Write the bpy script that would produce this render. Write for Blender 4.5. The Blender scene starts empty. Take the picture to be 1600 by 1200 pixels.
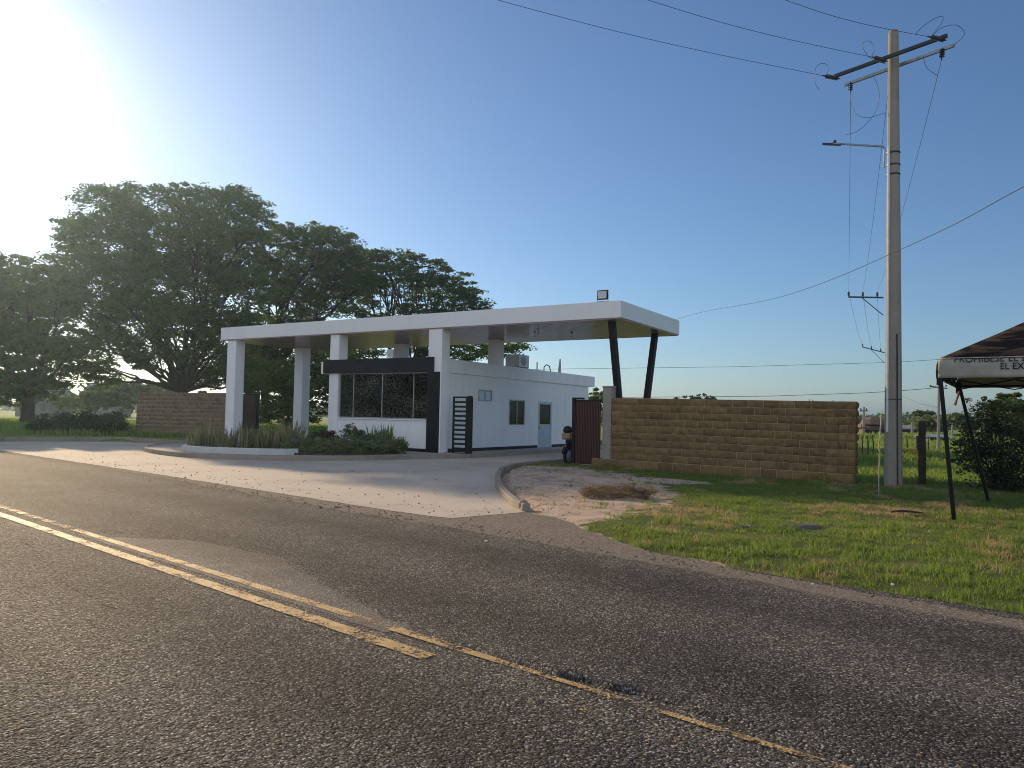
import bpy, bmesh, math, random
import numpy as np
from mathutils import Vector, Matrix, noise as mnoise
from mathutils.geometry import tessellate_polygon as tessellate
R = math.radians
random.seed(7)
rng = np.random.default_rng(11)
S = bpy.context.scene
C = S.collection

# ------------------------------------------------------------------ camera
F, EYE = 1180.0, 1.6                       # focal length in px of a 1600 px wide picture, eye height
PITCH, ROLL = math.atan(50 / F), R(1.1)
fw = Vector((0, math.cos(PITCH), math.sin(PITCH)))
up0 = Vector((0, -math.sin(PITCH), math.cos(PITCH)))
rt = Vector((1, 0, 0)) * math.cos(ROLL) + up0 * math.sin(ROLL)
up = up0 * math.cos(ROLL) - Vector((1, 0, 0)) * math.sin(ROLL)
cd = bpy.data.cameras.new('camera')
cd.sensor_width = 36
cd.lens = F / 1600 * 36
cd.clip_end = 4000
cam = bpy.data.objects.new('camera', cd)
C.objects.link(cam)
m = Matrix((rt, up, -fw)).transposed().to_4x4()
m.translation = (0, 0, EYE)
cam.matrix_world = m
S.camera = cam

# ------------------------------------------------------------------ sky, sun, exposure
SUN_EL, SUN_AZ = R(19.0), R(-36.9)         # azimuth from +Y towards +X
sund = Vector((math.sin(SUN_AZ) * math.cos(SUN_EL), math.cos(SUN_AZ) * math.cos(SUN_EL), math.sin(SUN_EL)))
w = bpy.data.worlds.new('World')
S.world = w
w.use_nodes = True
nt = w.node_tree
nt.nodes.clear()
out = nt.nodes.new('ShaderNodeOutputWorld')
sky = nt.nodes.new('ShaderNodeTexSky')
sky.sky_type = 'NISHITA'
sky.sun_disc = False
sky.sun_elevation = SUN_EL
sky.sun_rotation = SUN_AZ
sky.altitude = 0
sky.air_density = 1.0
sky.dust_density = 0.45
sky.ozone_density = 4.3
bg = nt.nodes.new('ShaderNodeBackground')
bg.inputs[1].default_value = 0.101
tn0 = nt.nodes.new('ShaderNodeMix'); tn0.data_type = 'RGBA'; tn0.blend_type = 'MULTIPLY'; tn0.inputs[0].default_value = 1
tn0.inputs[7].default_value = (.95, 1.0, 1.06, 1)
nt.links.new(sky.outputs[0], tn0.inputs[6])
nt.links.new(tn0.outputs[2], bg.inputs[0])
def wm(op, a, b=None):
    n = nt.nodes.new('ShaderNodeMath'); n.operation = op
    for i, v in enumerate((a, b)):
        if v is None: continue
        if isinstance(v, (int, float)): n.inputs[i].default_value = v
        else: nt.links.new(v, n.inputs[i])
    return n.outputs[0]
# pale glow added to the unseen sky behind the camera to lift shaded walls
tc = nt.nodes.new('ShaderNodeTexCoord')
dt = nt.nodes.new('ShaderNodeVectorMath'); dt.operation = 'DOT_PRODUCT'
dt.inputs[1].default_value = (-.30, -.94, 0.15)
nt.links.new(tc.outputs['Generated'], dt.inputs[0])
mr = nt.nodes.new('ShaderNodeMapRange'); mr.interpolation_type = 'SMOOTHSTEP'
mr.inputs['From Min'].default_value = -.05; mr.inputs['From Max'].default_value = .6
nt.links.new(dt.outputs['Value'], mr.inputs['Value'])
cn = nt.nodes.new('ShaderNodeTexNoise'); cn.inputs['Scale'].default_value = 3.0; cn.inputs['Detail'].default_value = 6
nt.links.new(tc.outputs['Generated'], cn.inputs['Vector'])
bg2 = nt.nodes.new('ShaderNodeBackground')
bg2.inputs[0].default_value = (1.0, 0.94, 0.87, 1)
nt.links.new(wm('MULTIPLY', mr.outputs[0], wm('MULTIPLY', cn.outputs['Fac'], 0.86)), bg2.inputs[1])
dt2 = nt.nodes.new('ShaderNodeVectorMath'); dt2.operation = 'DOT_PRODUCT'
dt2.inputs[1].default_value = sund
nt.links.new(tc.outputs['Generated'], dt2.inputs[0])
ang = wm('ARCCOSINE', dt2.outputs['Value'])
core = wm('MULTIPLY', wm('EXPONENT', wm('MULTIPLY', wm('POWER', wm('DIVIDE', ang, R(6.4)), 3.0), -1.0)), 0.6)   # bright dusty aureole round the sun
bg3 = nt.nodes.new('ShaderNodeBackground'); bg3.inputs[0].default_value = (1.0, .95, .88, 1)
nt.links.new(core, bg3.inputs[1])
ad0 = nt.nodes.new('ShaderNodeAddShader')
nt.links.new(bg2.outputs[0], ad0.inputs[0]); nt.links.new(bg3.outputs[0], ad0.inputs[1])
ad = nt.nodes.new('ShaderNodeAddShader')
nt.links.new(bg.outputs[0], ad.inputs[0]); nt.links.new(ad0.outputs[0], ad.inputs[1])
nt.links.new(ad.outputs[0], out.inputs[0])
sl = bpy.data.lights.new('sun', 'SUN')
sl.energy = 5.0
sl.angle = R(0.6)
sl.color = (1.0, 0.75, 0.47)
sun = bpy.data.objects.new('sun', sl)
C.objects.link(sun)
sun.rotation_euler = (-sund).to_track_quat('-Z', 'Y').to_euler()
S.view_settings.view_transform = 'Standard'
S.view_settings.look = 'None'
S.view_settings.exposure = 0.12
S.view_settings.gamma = 1
S.cycles.use_denoising = True
S.cycles.pixel_filter_type = 'BLACKMAN_HARRIS'
S.cycles.filter_width = 1.0
S.cycles.max_bounces = 6
S.cycles.transparent_max_bounces = 12
S.cycles.sample_clamp_indirect = 6

# ------------------------------------------------------------------ helpers
def at(px, py, dist):                       # the place seen at a picture point, at a given depth
    d = fw * F + rt * (px - 800) - up * (py - 600)
    return Vector((0, 0, EYE)) + d * (dist / d.y)
def gnd(px, py, z=0.0):
    d = fw * F + rt * (px - 800) - up * (py - 600)
    return Vector((0, 0, EYE)) + d * ((z - EYE) / d.z)

def tag(o, label=None, cat=None, group=None, kind=None):
    if label: o['label'] = label
    if cat: o['category'] = cat
    if group: o['group'] = group
    if kind: o['kind'] = kind
    return o
def thing(name, label, cat, loc=(0, 0, 0), rz=0.0, group=None):
    o = bpy.data.objects.new(name, None)
    o.empty_display_size = 0.2
    C.objects.link(o)
    o.location = loc
    o.rotation_euler = (0, 0, rz)
    return tag(o, label, cat, group)
def copy_tree(o, parent=None):
    c = o.copy(); C.objects.link(c)
    if parent: c.parent = parent
    for ch in list(o.children): copy_tree(ch, c)
    return c

class MB:
    def __init__(s): s.v = []; s.f = []
    def add(s, vs, fs):
        b = len(s.v); s.v += [tuple(v) for v in vs]; s.f += [tuple(i + b for i in f) for f in fs]
    def box(s, x0, x1, y0, y1, z0, z1):
        s.add([(x0,y0,z0),(x1,y0,z0),(x1,y1,z0),(x0,y1,z0),(x0,y0,z1),(x1,y0,z1),(x1,y1,z1),(x0,y1,z1)],
              [(0,3,2,1),(4,5,6,7),(0,1,5,4),(1,2,6,5),(2,3,7,6),(3,0,4,7)])
        return s
    def beam(s, a, b, w, h=None, ref=(0, 0, 1)):     # square bar from a to b
        a, b = Vector(a), Vector(b); h = h or w
        d = (b - a).normalized(); r = Vector(ref)
        if abs(d.dot(r)) > .98: r = Vector((1, 0, 0))
        x = d.cross(r).normalized(); y = x.cross(d)
        vs = []
        for p in (a, b):
            for i, j in ((-1,-1),(1,-1),(1,1),(-1,1)): vs.append(p + x*(i*w/2) + y*(j*h/2))
        s.add(vs, [(0,1,2,3),(7,6,5,4),(0,4,5,1),(1,5,6,2),(2,6,7,3),(3,7,4,0)])
        return s
    def tube(s, pts, rad, n=8, cap=True):
        pts = [Vector(p) for p in pts]
        rad = rad if isinstance(rad, (list, tuple)) else [rad] * len(pts)
        vs, fs = [], []
        px = None
        for i, p in enumerate(pts):
            d = (pts[min(i+1, len(pts)-1)] - pts[max(i-1, 0)]).normalized()
            if px is None:
                r = Vector((0,0,1)) if abs(d.z) < .9 else Vector((1,0,0))
                px = d.cross(r).normalized()
            px = (px - d * px.dot(d)).normalized()
            py = d.cross(px)
            for k in range(n):
                a = 2*math.pi*k/n
                vs.append(p + (px*math.cos(a) + py*math.sin(a)) * rad[i])
        for i in range(len(pts)-1):
            for k in range(n):
                k2 = (k+1) % n
                fs.append((i*n+k, i*n+k2, (i+1)*n+k2, (i+1)*n+k))
        if cap:
            fs.append(tuple(range(n-1, -1, -1))); fs.append(tuple((len(pts)-1)*n + k for k in range(n)))
        s.add(vs, fs)
        return s
    def lathe(s, prof, o=(0,0,0), axis=(0,0,1), n=16):
        o = Vector(o); ax = Vector(axis).normalized()
        r = Vector((1,0,0)) if abs(ax.x) < .9 else Vector((0,1,0))
        x = ax.cross(r).normalized(); y = ax.cross(x)
        vs = []
        for rr, h in prof:
            for k in range(n):
                a = 2*math.pi*k/n
                vs.append(o + ax*h + (x*math.cos(a)+y*math.sin(a))*rr)
        fs = [(i*n+k, i*n+(k+1)%n, (i+1)*n+(k+1)%n, (i+1)*n+k) for i in range(len(prof)-1) for k in range(n)]
        fs.append(tuple(range(n-1,-1,-1))); fs.append(tuple((len(prof)-1)*n+k for k in range(n)))
        s.add(vs, fs)
        return s
    def prism(s, poly, z0, z1):             # polygon (counter-clockwise) extruded
        n = len(poly)
        vs = [(x, y, z0) for x, y in poly] + [(x, y, z1) for x, y in poly]
        fs = [tuple(range(n-1,-1,-1)), tuple(range(n, 2*n))] + [(i, (i+1)%n, n+(i+1)%n, n+i) for i in range(n)]
        s.add(vs, fs)
        return s
    def build(s, name, mat, parent=None, bevel=0.0, smooth=False, loc=None):
        me = bpy.data.meshes.new(name)
        me.from_pydata(s.v, [], s.f)
        me.materials.append(mat)
        if smooth: me.polygons.foreach_set('use_smooth', [True]*len(me.polygons))
        o = bpy.data.objects.new(name, me)
        C.objects.link(o)
        if parent: o.parent = parent
        if loc is not None: o.location = loc
        if bevel:
            b = o.modifiers.new('bevel', 'BEVEL'); b.width = bevel; b.segments = 2; b.limit_method = 'ANGLE'
        return o
def npmesh(name, V, Fq, mat, parent=None, attrs=None, smooth=False):
    V = np.asarray(V, np.float32); Fq = np.asarray(Fq, np.int32)
    k = Fq.shape[1]
    me = bpy.data.meshes.new(name)
    me.vertices.add(len(V)); me.vertices.foreach_set('co', V.ravel())
    me.loops.add(Fq.size); me.loops.foreach_set('vertex_index', Fq.ravel())
    me.polygons.add(len(Fq)); me.polygons.foreach_set('loop_start', np.arange(len(Fq), dtype=np.int32)*k)
    if smooth: me.polygons.foreach_set('use_smooth', np.ones(len(Fq), bool))
    me.update(calc_edges=True)
    for an, av in (attrs or {}).items():
        a = me.attributes.new(an, 'FLOAT', 'POINT'); a.data.foreach_set('value', np.asarray(av, np.float32))
    me.materials.append(mat)
    o = bpy.data.objects.new(name, me); C.objects.link(o)
    if parent: o.parent = parent
    return o

# ------------------------------------------------------------------ materials
class NT:
    def __init__(s, name):
        s.m = bpy.data.materials.new(name); s.m.use_nodes = True
        s.t = s.m.node_tree; s.p = s.t.nodes['Principled BSDF']; s.o = s.t.nodes['Material Output']
        s.co = s.t.nodes.new('ShaderNodeTexCoord').outputs['Object']
    def n(s, typ, **kw):
        x = s.t.nodes.new('ShaderNode' + typ)
        for k, v in kw.items(): setattr(x, k, v)
        return x
    def link(s, a, b): s.t.links.new(a, b)
    def val(s, sock, v):
        if isinstance(v, bpy.types.NodeSocket): s.link(v, sock)
        else: sock.default_value = v
    def world_co(s): s.co = s.n('NewGeometry').outputs['Position']
    def noise(s, scale, detail=4, rough=.55, co=None, dist=0):
        x = s.n('TexNoise'); x.inputs['Scale'].default_value = scale; x.inputs['Detail'].default_value = detail
        x.inputs['Roughness'].default_value = rough; x.inputs['Distortion'].default_value = dist
        s.link(co or s.co, x.inputs['Vector']); return x.outputs['Fac']
    def ramp(s, fac, stops):
        x = s.n('ValToRGB'); s.link(fac, x.inputs[0]); e = x.color_ramp.elements
        while len(e) < len(stops): e.new(.5)
        for el, (p, c) in zip(e, stops):
            el.position = p; el.color = (*c, 1) if len(c) == 3 else c
        return x.outputs[0]
    def mix(s, fac, a, b, mode='MIX'):
        x = s.n('Mix', data_type='RGBA', blend_type=mode)
        s.val(x.inputs[0], fac)
        for i, v in ((6, a), (7, b)):
            if isinstance(v, tuple) and len(v) == 3: v = (*v, 1)
            s.val(x.inputs[i], v)
        return x.outputs[2]
    def math(s, op, a, b=0.0, clamp=False):
        x = s.n('Math', operation=op, use_clamp=clamp); s.val(x.inputs[0], a); s.val(x.inputs[1], b); return x.outputs[0]
    def bump(s, h, strength=.5, dist=.01, normal=None):
        x = s.n('Bump'); x.inputs['Strength'].default_value = strength; x.inputs['Distance'].default_value = dist
        s.link(h, x.inputs['Height'])
        if normal: s.link(normal, x.inputs['Normal'])
        s.link(x.outputs[0], s.p.inputs['Normal']); return x.outputs[0]
    def attr(s, name): 
        x = s.n('Attribute'); x.attribute_name = name; return x.outputs['Fac']
    def set(s, color=None, rough=None, metal=None, spec=None):
        if color is not None: s.val(s.p.inputs['Base Color'], (*color, 1) if isinstance(color, tuple) and len(color) == 3 else color)
        if rough is not None: s.val(s.p.inputs['Roughness'], rough)
        if metal is not None: s.val(s.p.inputs['Metallic'], metal)
        if spec is not None: s.val(s.p.inputs['Specular IOR Level'], spec)
        return s
def paint(name, col, rough=.5, dirt=.12, scale=1.5, metal=0.0, bump=0.0, spec=.5, streak=False):
    a = NT(name)
    f = a.noise(scale, 5, .6)
    if streak:
        mp = a.n('Mapping'); mp.inputs['Scale'].default_value = (3, 3, .35); a.link(a.co, mp.inputs[0])
        f = a.math('MULTIPLY', a.math('ADD', f, a.noise(scale*1.3, 5, .65, co=mp.outputs[0])), .5)
    d = tuple(c*(1-dirt*2.2) for c in col); l = tuple(min(1, c*(1+dirt*.6)) for c in col)
    a.set(a.ramp(f, [(.32, d), (.5, col), (.68, l)]), rough, metal, spec)
    if bump: a.bump(a.noise(60, 3), bump, .004)
    return a.m
M = {}
M['white'] = paint('white_paint', (.80, .80, .79), .55, .05, .9, bump=.08, streak=True)
M['fascia'] = paint('fascia_panel', (.76, .76, .75), .35, .03, .5, streak=True)
M['black'] = paint('black_panel', (.008, .009, .013), .42, .2, 1.0, spec=.22)
M['blackmetal'] = paint('black_metal', (.009, .008, .009), .5, .25, 4, spec=.25)
M['strut'] = paint('dark_strut_paint', (.014, .011, .012), .55, .2, 3, spec=.25)
M['alu'] = paint('aluminium', (.36, .37, .38), .4, .08, 4, metal=.5)
M['doorblue'] = paint('grey_blue_door', (.42, .50, .56), .4, .06, 4)
M['grey_metal'] = paint('galvanised', (.30, .31, .32), .45, .15, 6, metal=.6)
M['darkmetal'] = paint('dark_galvanised', (.03, .035, .045), .5, .2, 6, metal=.3)
M['wire'] = paint('cable', (.015, .016, .02), .6, .1, 5)
M['insul'] = paint('polymer_insulator', (.025, .022, .022), .45, .2, 9)
M['plastic_w'] = paint('white_plastic', (.62, .62, .60), .4, .08, 5)
M['rubber'] = paint('rubber', (.012, .012, .012), .8, .2, 8)
M['wood'] = paint('weathered_wood', (.045, .034, .026), .9, .3, 7, bump=.6, streak=True)
M['stickm'] = paint('pale_stick', (.45, .42, .33), .8, .2, 12)
M['red'] = paint('red_plastic', (.35, .02, .015), .3, .1, 5)
M['tan'] = paint('tan_bag', (.30, .22, .12), .8, .15, 9)
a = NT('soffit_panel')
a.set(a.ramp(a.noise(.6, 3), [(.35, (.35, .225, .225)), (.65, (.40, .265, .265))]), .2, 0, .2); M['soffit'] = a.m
a = NT('dark_glass'); a.set((.002, .003, .003), .006, 0, .42); M['glass'] = a.m
a = NT('film_glass_painted_sky'); a.set((.42, .56, .72), .08, 0, .8); M['glass_film_sky'] = a.m  # blue sky reflection of the film panes put into the base colour

def concrete(name, col, scale=1.0, rough=.85, bump=.25, stain=.35):
    a = NT(name); a.world_co()
    f = a.math('ADD', a.math('MULTIPLY', a.noise(.35*scale, 6, .65), .6), a.math('MULTIPLY', a.noise(4*scale, 6, .7), .4))
    d = tuple(c*(1-stain) for c in col); l = tuple(min(1, c*1.12) for c in col)
    c = a.ramp(f, [(.3, d), (.5, col), (.7, l)])
    sp = a.ramp(a.noise(90, 3, .7), [(.36, (.62, .6, .58)), (.5, (1, 1, 1))])
    a.set(a.mix(1.0, c, sp, 'MULTIPLY'), rough, 0, .3)
    a.bump(a.noise(45*scale, 6, .7), bump, .01); return a.m
M['drive'] = concrete('drive_concrete', (.52, .455, .375))
M['kerb'] = concrete('kerb_concrete', (.31, .26, .205), 2, .9, .5, .5)
M['platform'] = concrete('platform_concrete', (.36, .34, .32), 1.5, .85, .3, .3)
M['kerbwhite'] = concrete('whitewashed_kerb', (.58, .57, .54), 2.5, .8, .4, .28)
M['polec'] = concrete('pole_concrete', (.29, .265, .225), 2.0, .85, .35, .25)
M['postc'] = concrete('post_concrete', (.33, .30, .26), 2.0, .9, .4, .3)

def asphalt(name, col, stone=70., bump=1.0, smooth=0.0):
    a = NT(name); a.world_co()
    v = a.n('TexVoronoi', feature='F1'); v.inputs['Scale'].default_value = stone; a.link(a.co, v.inputs['Vector'])
    v2 = a.n('TexVoronoi', feature='F1'); v2.inputs['Scale'].default_value = stone*.45; a.link(a.co, v2.inputs['Vector'])
    big = a.noise(.5, 5, .6); mid = a.noise(6, 5, .6)
    base = a.ramp(a.math('ADD', a.math('MULTIPLY', big, .6), a.math('MULTIPLY', mid, .4)),
                  [(.35, tuple(c*.72 for c in col)), (.65, tuple(c*1.25 for c in col))])
    dn = a.n('VectorMath', operation='DOT_PRODUCT'); a.link(a.co, dn.inputs[0]); dn.inputs[1].default_value = (.662, .749, 0)
    trk = a.math('SINE', a.math('ADD', a.math('MULTIPLY', dn.outputs['Value'], 3.5), a.math('MULTIPLY', a.noise(.25, 3), 3.0)))     # worn wheel tracks
    base = a.mix(1.0, base, a.ramp(a.math('ADD', a.math('MULTIPLY', trk, .25), a.noise(1.1, 6, .7)), [(.25, (.72, .71, .70)), (.55, (1, 1, 1)), (.85, (1.30, 1.28, 1.24))]), 'MULTIPLY')
    stain = a.ramp(a.noise(.9, 4, .6, dist=.6), [(.66, (1, 1, 1)), (.74, (.66, .65, .64))])
    base = a.mix(1.0, base, stain, 'MULTIPLY')
    sepc = a.n('SeparateColor'); a.link(v.outputs['Color'], sepc.inputs[0])
    st = a.ramp(sepc.outputs[0], [(.0, (.26, .25, .24)), (.5, (.8, .78, .75)), (.84, (1.6, 1.53, 1.42)), (.97, (4.6, 4.4, 4.1))])
    c = a.mix(1-smooth*.7, base, a.mix(1.0, base, st, 'MULTIPLY'))
    a.set(c, a.math('ADD', a.math('MULTIPLY', sepc.outputs[1], .3), .66), 0, .14)
    h = a.math('ADD', a.math('MULTIPLY', v.outputs['Distance'], -.7), a.math('MULTIPLY', v2.outputs['Distance'], -.9))
    h = a.math('ADD', h, a.math('MULTIPLY', a.noise(22, 4, .6), 1.1))
    a.bump(h, bump, .02); return a.m
M['asphalt'] = asphalt('rough_asphalt', (.084, .081, .077), 84, 1.0)
M['asphalt_new'] = asphalt('overlay_asphalt', (.078, .075, .072), 90, 1.0)
M['asphalt_patch'] = asphalt('fine_patch', (.132, .122, .110), 130, .35, .6)
a = NT('crack_tar'); a.set((.012, .011, .01), .9); M['crack'] = a.m

def yellow():
    a = NT('worn_yellow_paint'); a.world_co()
    v = a.n('TexVoronoi', feature='F1'); v.inputs['Scale'].default_value = 62; a.link(a.co, v.inputs['Vector'])
    a.set(a.ramp(a.noise(5, 5), [(.35, (.40, .25, .085)), (.65, (.56, .37, .15))]), .6, 0, .4)
    h = a.math('ADD', a.math('MULTIPLY', v.outputs['Distance'], -.7), a.noise(22, 4, .6))
    a.bump(h, .8, .015)
    wear = a.math('ADD', a.math('MULTIPLY', a.noise(38, 4, .7), .55), a.math('MULTIPLY', a.noise(3.5, 4, .6), .45))
    k = a.math('ADD', wear, a.math('MULTIPLY', a.attr('wear'), .4))
    msk = a.ramp(k, [(.52, (1, 1, 1)), (.60, (0, 0, 0))])
    tr = a.n('BsdfTransparent'); mx = a.n('MixShader')
    a.link(msk, mx.inputs[0]); a.link(tr.outputs[0], mx.inputs[1]); a.link(a.p.outputs[0], mx.inputs[2])
    a.link(mx.outputs[0], a.o.inputs[0]); return a.m
M['yellow'] = yellow()

def ground_mat():
    a = NT('earth_and_turf'); a.world_co()
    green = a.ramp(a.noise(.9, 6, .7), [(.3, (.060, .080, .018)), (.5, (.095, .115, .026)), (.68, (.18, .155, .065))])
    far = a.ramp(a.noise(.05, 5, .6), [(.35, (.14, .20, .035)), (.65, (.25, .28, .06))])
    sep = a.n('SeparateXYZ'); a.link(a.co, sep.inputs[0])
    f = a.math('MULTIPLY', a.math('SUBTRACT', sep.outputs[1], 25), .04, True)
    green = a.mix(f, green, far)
    sand = a.ramp(a.noise(3.5, 6, .7), [(.3, (.33, .235, .165)), (.5, (.55, .42, .315)), (.7, (.66, .53, .41))])
    grit = a.ramp(a.noise(55, 4, .7), [(.38, (.45, .42, .4)), (.52, (1, 1, 1))])
    sand = a.mix(1.0, sand, grit, 'MULTIPLY')
    k = a.math('ADD', a.attr('dirt'), a.math('MULTIPLY', a.math('SUBTRACT', a.noise(2.6, 6, .7), .5), 1.3))
    a.set(a.mix(a.ramp(k, [(.4, (0, 0, 0)), (.56, (1, 1, 1))]), green, sand), .95, 0, .15)
    a.bump(a.noise(30, 6, .75), .7, .03); return a.m
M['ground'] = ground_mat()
a = NT('gravel_shoulder'); a.world_co()
v = a.n('TexVoronoi', feature='F1'); v.inputs['Scale'].default_value = 55; a.link(a.co, v.inputs['Vector'])
sc = a.n('SeparateColor'); a.link(v.outputs['Color'], sc.inputs[0])
a.set(a.mix(a.noise(2.2, 5, .65), a.ramp(sc.outputs[0], [(0, (.06, .053, .046)), (.6, (.14, .12, .10)), (1, (.34, .30, .25))]), a.ramp(a.noise(40, 4, .7), [(.35, (.12, .098, .078)), (.6, (.30, .24, .18))])), .9, 0, .3)
a.bump(a.math('ADD', a.math('MULTIPLY', v.outputs['Distance'], -1), a.noise(8, 5, .6)), .9, .02); M['shoulder'] = a.m
a = NT('dirt_path'); a.world_co(); a.set(a.ramp(a.noise(.8, 5), [(.35, (.24, .20, .16)), (.65, (.40, .35, .29))]), .95); M['path'] = a.m

def leafmat(name, c0, c1, trans=.35, tcol=None, rough=.55):
    a = NT(name)
    var = a.attr('var')
    col = a.mix(var, c0, c1)
    a.set(col, rough, 0, .3)
    tl = a.n('BsdfTranslucent'); a.val(tl.inputs[0], a.mix(.55, col, (*(tcol or (c1[0]*1.5, c1[1]*1.6, c1[2]*.8)), 1)))
    mx = a.n('MixShader'); mx.inputs[0].default_value = trans
    a.link(a.p.outputs[0], mx.inputs[1]); a.link(tl.outputs[0], mx.inputs[2]); a.link(mx.outputs[0], a.o.inputs[0])
    return a.m
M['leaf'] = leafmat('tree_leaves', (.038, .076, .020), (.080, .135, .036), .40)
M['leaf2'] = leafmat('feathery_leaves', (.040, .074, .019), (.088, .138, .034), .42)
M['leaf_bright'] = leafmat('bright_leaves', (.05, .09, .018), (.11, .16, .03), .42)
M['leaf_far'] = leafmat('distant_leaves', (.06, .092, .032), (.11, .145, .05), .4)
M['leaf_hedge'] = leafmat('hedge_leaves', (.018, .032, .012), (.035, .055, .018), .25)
M['leaf_shrub'] = leafmat('shrub_leaves', (.085, .125, .045), (.19, .235, .11), .35)
M['leaf_spike'] = leafmat('spiky_leaves', (.085, .11, .045), (.32, .28, .17), .35)
M['leaf_red'] = leafmat('dark_red_leaves', (.035, .016, .014), (.08, .03, .025), .3)
M['flower'] = leafmat('purple_flowers', (.22, .07, .20), (.36, .16, .34), .3, (.4, .15, .4))
M['yflower'] = leafmat('yellow_flowers', (.45, .26, .02), (.6, .38, .04), .3, (.6, .4, .05))
M['brush'] = leafmat('dried_brush', (.12, .085, .05), (.27, .20, .11), .25, (.25, .18, .09), .8)
M['blade'] = leafmat('grass_blades', (.092, .160, .026), (.205, .285, .055), .5, (.27, .37, .06), .5)
M['straw'] = leafmat('dry_grass', (.32, .235, .115), (.52, .39, .20), .38, (.55, .42, .2), .7)
M['twig'] = paint('dry_twigs', (.13, .095, .06), .9, .3, 9)
M['bark'] = paint('bark', (.045, .036, .028), .95, .3, 5, bump=.6, streak=True)

# ------------------------------------------------------------------ road frame: t runs along the road (to the right), n away from it
RO, RT, RN = Vector((0, 10, 0)), Vector((.749, -.662, 0)), Vector((.662, .749, 0))
def road(t, n, z=0.0):
    p = RO + RT*t + RN*n; return (p.x, p.y, z)
def tn(x, y):
    return ((x)*.749 + (y-10)*-.662, (x)*.662 + (y-10)*.749)
def nz(x, y=0., z=0.): return mnoise.noise(Vector((x, y, z)))

def interp(xs, ys, x): return float(np.interp(x, xs, ys))
EDGE_T = [-70, -30, -12, -4, 0, 2, 5, 7, 20]
EDGE_N = [.4, .3, .45, 0, 0, -.12, -.3, -.4, -.5]
OV_T = [-70, -20, -9.7, -6, -3.9, -3.3, -2.1, -.8, .05, .8, 1.46, 1.9, 2.6, 3.3, 3.7, 4.2, 4.7, 5.5, 7, 20]
OV_N = [-3.4, -3.35, -3.3, -3.5, -3.66, -3.35, -3.02, -2.94, -3.17, -3.38, -3.5, -3.64, -3.70, -3.74, -3.74, -3.66, -3.66, -3.7, -3.72, -3.8]
def edge_n(t): return interp(EDGE_T, EDGE_N, t) + .10*nz(t*1.3, 3.1) + .05*nz(t*5, 9.)
def over_n(t): return interp(OV_T, OV_N, t) + .06*nz(t*1.9, 5.) + .028*nz(t*5., 2.)

# lower (old) road sheet
def strip(name, ts, lo, hi, zf, mat, cols=1, kind='structure'):
    V, Q = [], []
    for t in ts:
        a_, b_ = lo(t), hi(t)
        for c in range(cols+1):
            n_ = a_ + (b_-a_)*c/cols
            V.append(road(t, n_, zf(t, n_)))
    k = cols+1
    for i in range(len(ts)-1):
        for c in range(cols): Q.append((i*k+c, (i+1)*k+c, (i+1)*k+c+1, i*k+c+1))
    o = npmesh(name, V, Q, mat); tag(o, kind=kind); return o
ts_far = list(np.arange(-150, -12, 1.0)) + list(np.arange(-12, 9, .04)) + list(np.arange(9, 60, 1.0))
strip('road', list(np.arange(-150, 60, 1.0)), lambda t: -8.6, lambda t: .3, lambda t, n: 0.0, M['asphalt'], 2)
# overlay of newer asphalt on the far lane: a raised sheet with a broken inner edge
V, Q = [], []
for i, t in enumerate(ts_far):
    a_, b_ = over_n(t), edge_n(t)
    th = (.008 if t < -1 else .008 + .008*min(1, t+1)) + .006*max(0, nz(t*.9, 20.)) + (.03*math.exp(-((t-3.8)/.6)**2)) + .02*math.exp(-((t+.3)/.35)**2)
    row = [(a_, 0.001), (a_+(.06 if t < -1 else .03), th*.8), (a_+(.14 if t < -1 else .07 + .06*math.exp(-((t-3.8)/.6)**2))+.01*nz(t*4), th), (a_+.6, .03), (b_-.15, .03), (b_+.03, .002)]
    for n_, z_ in row: V.append(road(t, n_, z_))
for i in range(len(ts_far)-1):
    for c in range(5): Q.append((i*6+c, (i+1)*6+c, (i+1)*6+c+1, i*6+c+1))
tag(npmesh('road_overlay', V, Q, M['asphalt_new']), kind='structure')
# smooth bare patch beside the yellow lines
tp = list(np.arange(-3.9, 2.3, .08))
strip('road_patch', tp, lambda t: -3.9 + .03*nz(t*3, 2), lambda t: max(over_n(t) + .05 if t > -2.6 else over_n(t)*(t+3.9)/1.3 - 3.88*(-2.6-t)/1.3, -3.88), lambda t, n: .003, M['asphalt_patch'], 2)
# yellow centre lines
def line(n0, wdt, t0, t1, wear):
    V, Q, W = [], [], []
    ts = list(np.arange(t0, t1, .05))
    for i, t in enumerate(ts):
        ww = wdt*(.5 + .08*nz(t*6, n0))*(interp([2.6, 3.6], [1, .55], t) if n0 > -3.9 else 1)
        lim = over_n(t) + .01
        V += [road(t, n0-ww, .007), road(t, n0+ww, .007)]
        W += [wear(t), wear(t)]
        if i: Q.append((2*i-2, 2*i, 2*i+1, 2*i-1))
    o = npmesh('road_marking', V, Q, M['yellow'], attrs={'wear': W}); return tag(o, kind='structure')
line(-3.79, .10, -120, 12, lambda t: interp([-60, -9, -5.5, -4.2, -3.6, 1.2, 2.0, 2.5, 3.6, 4.0, 4.6, 5.2, 12], [.1, .1, .2, .25, .0, .0, .16, .05, .06, .20, .17, .13, .2], t))
line(-4.06, .135, -120, 2.95, lambda t: interp([-60, 2, 2.95], [.0, .02, .08], t))
line(-4.04, .10, 3.4, 12, lambda t: interp([3.4, 4.2, 4.6, 12], [.42, .40, .36, .36], t))
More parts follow.
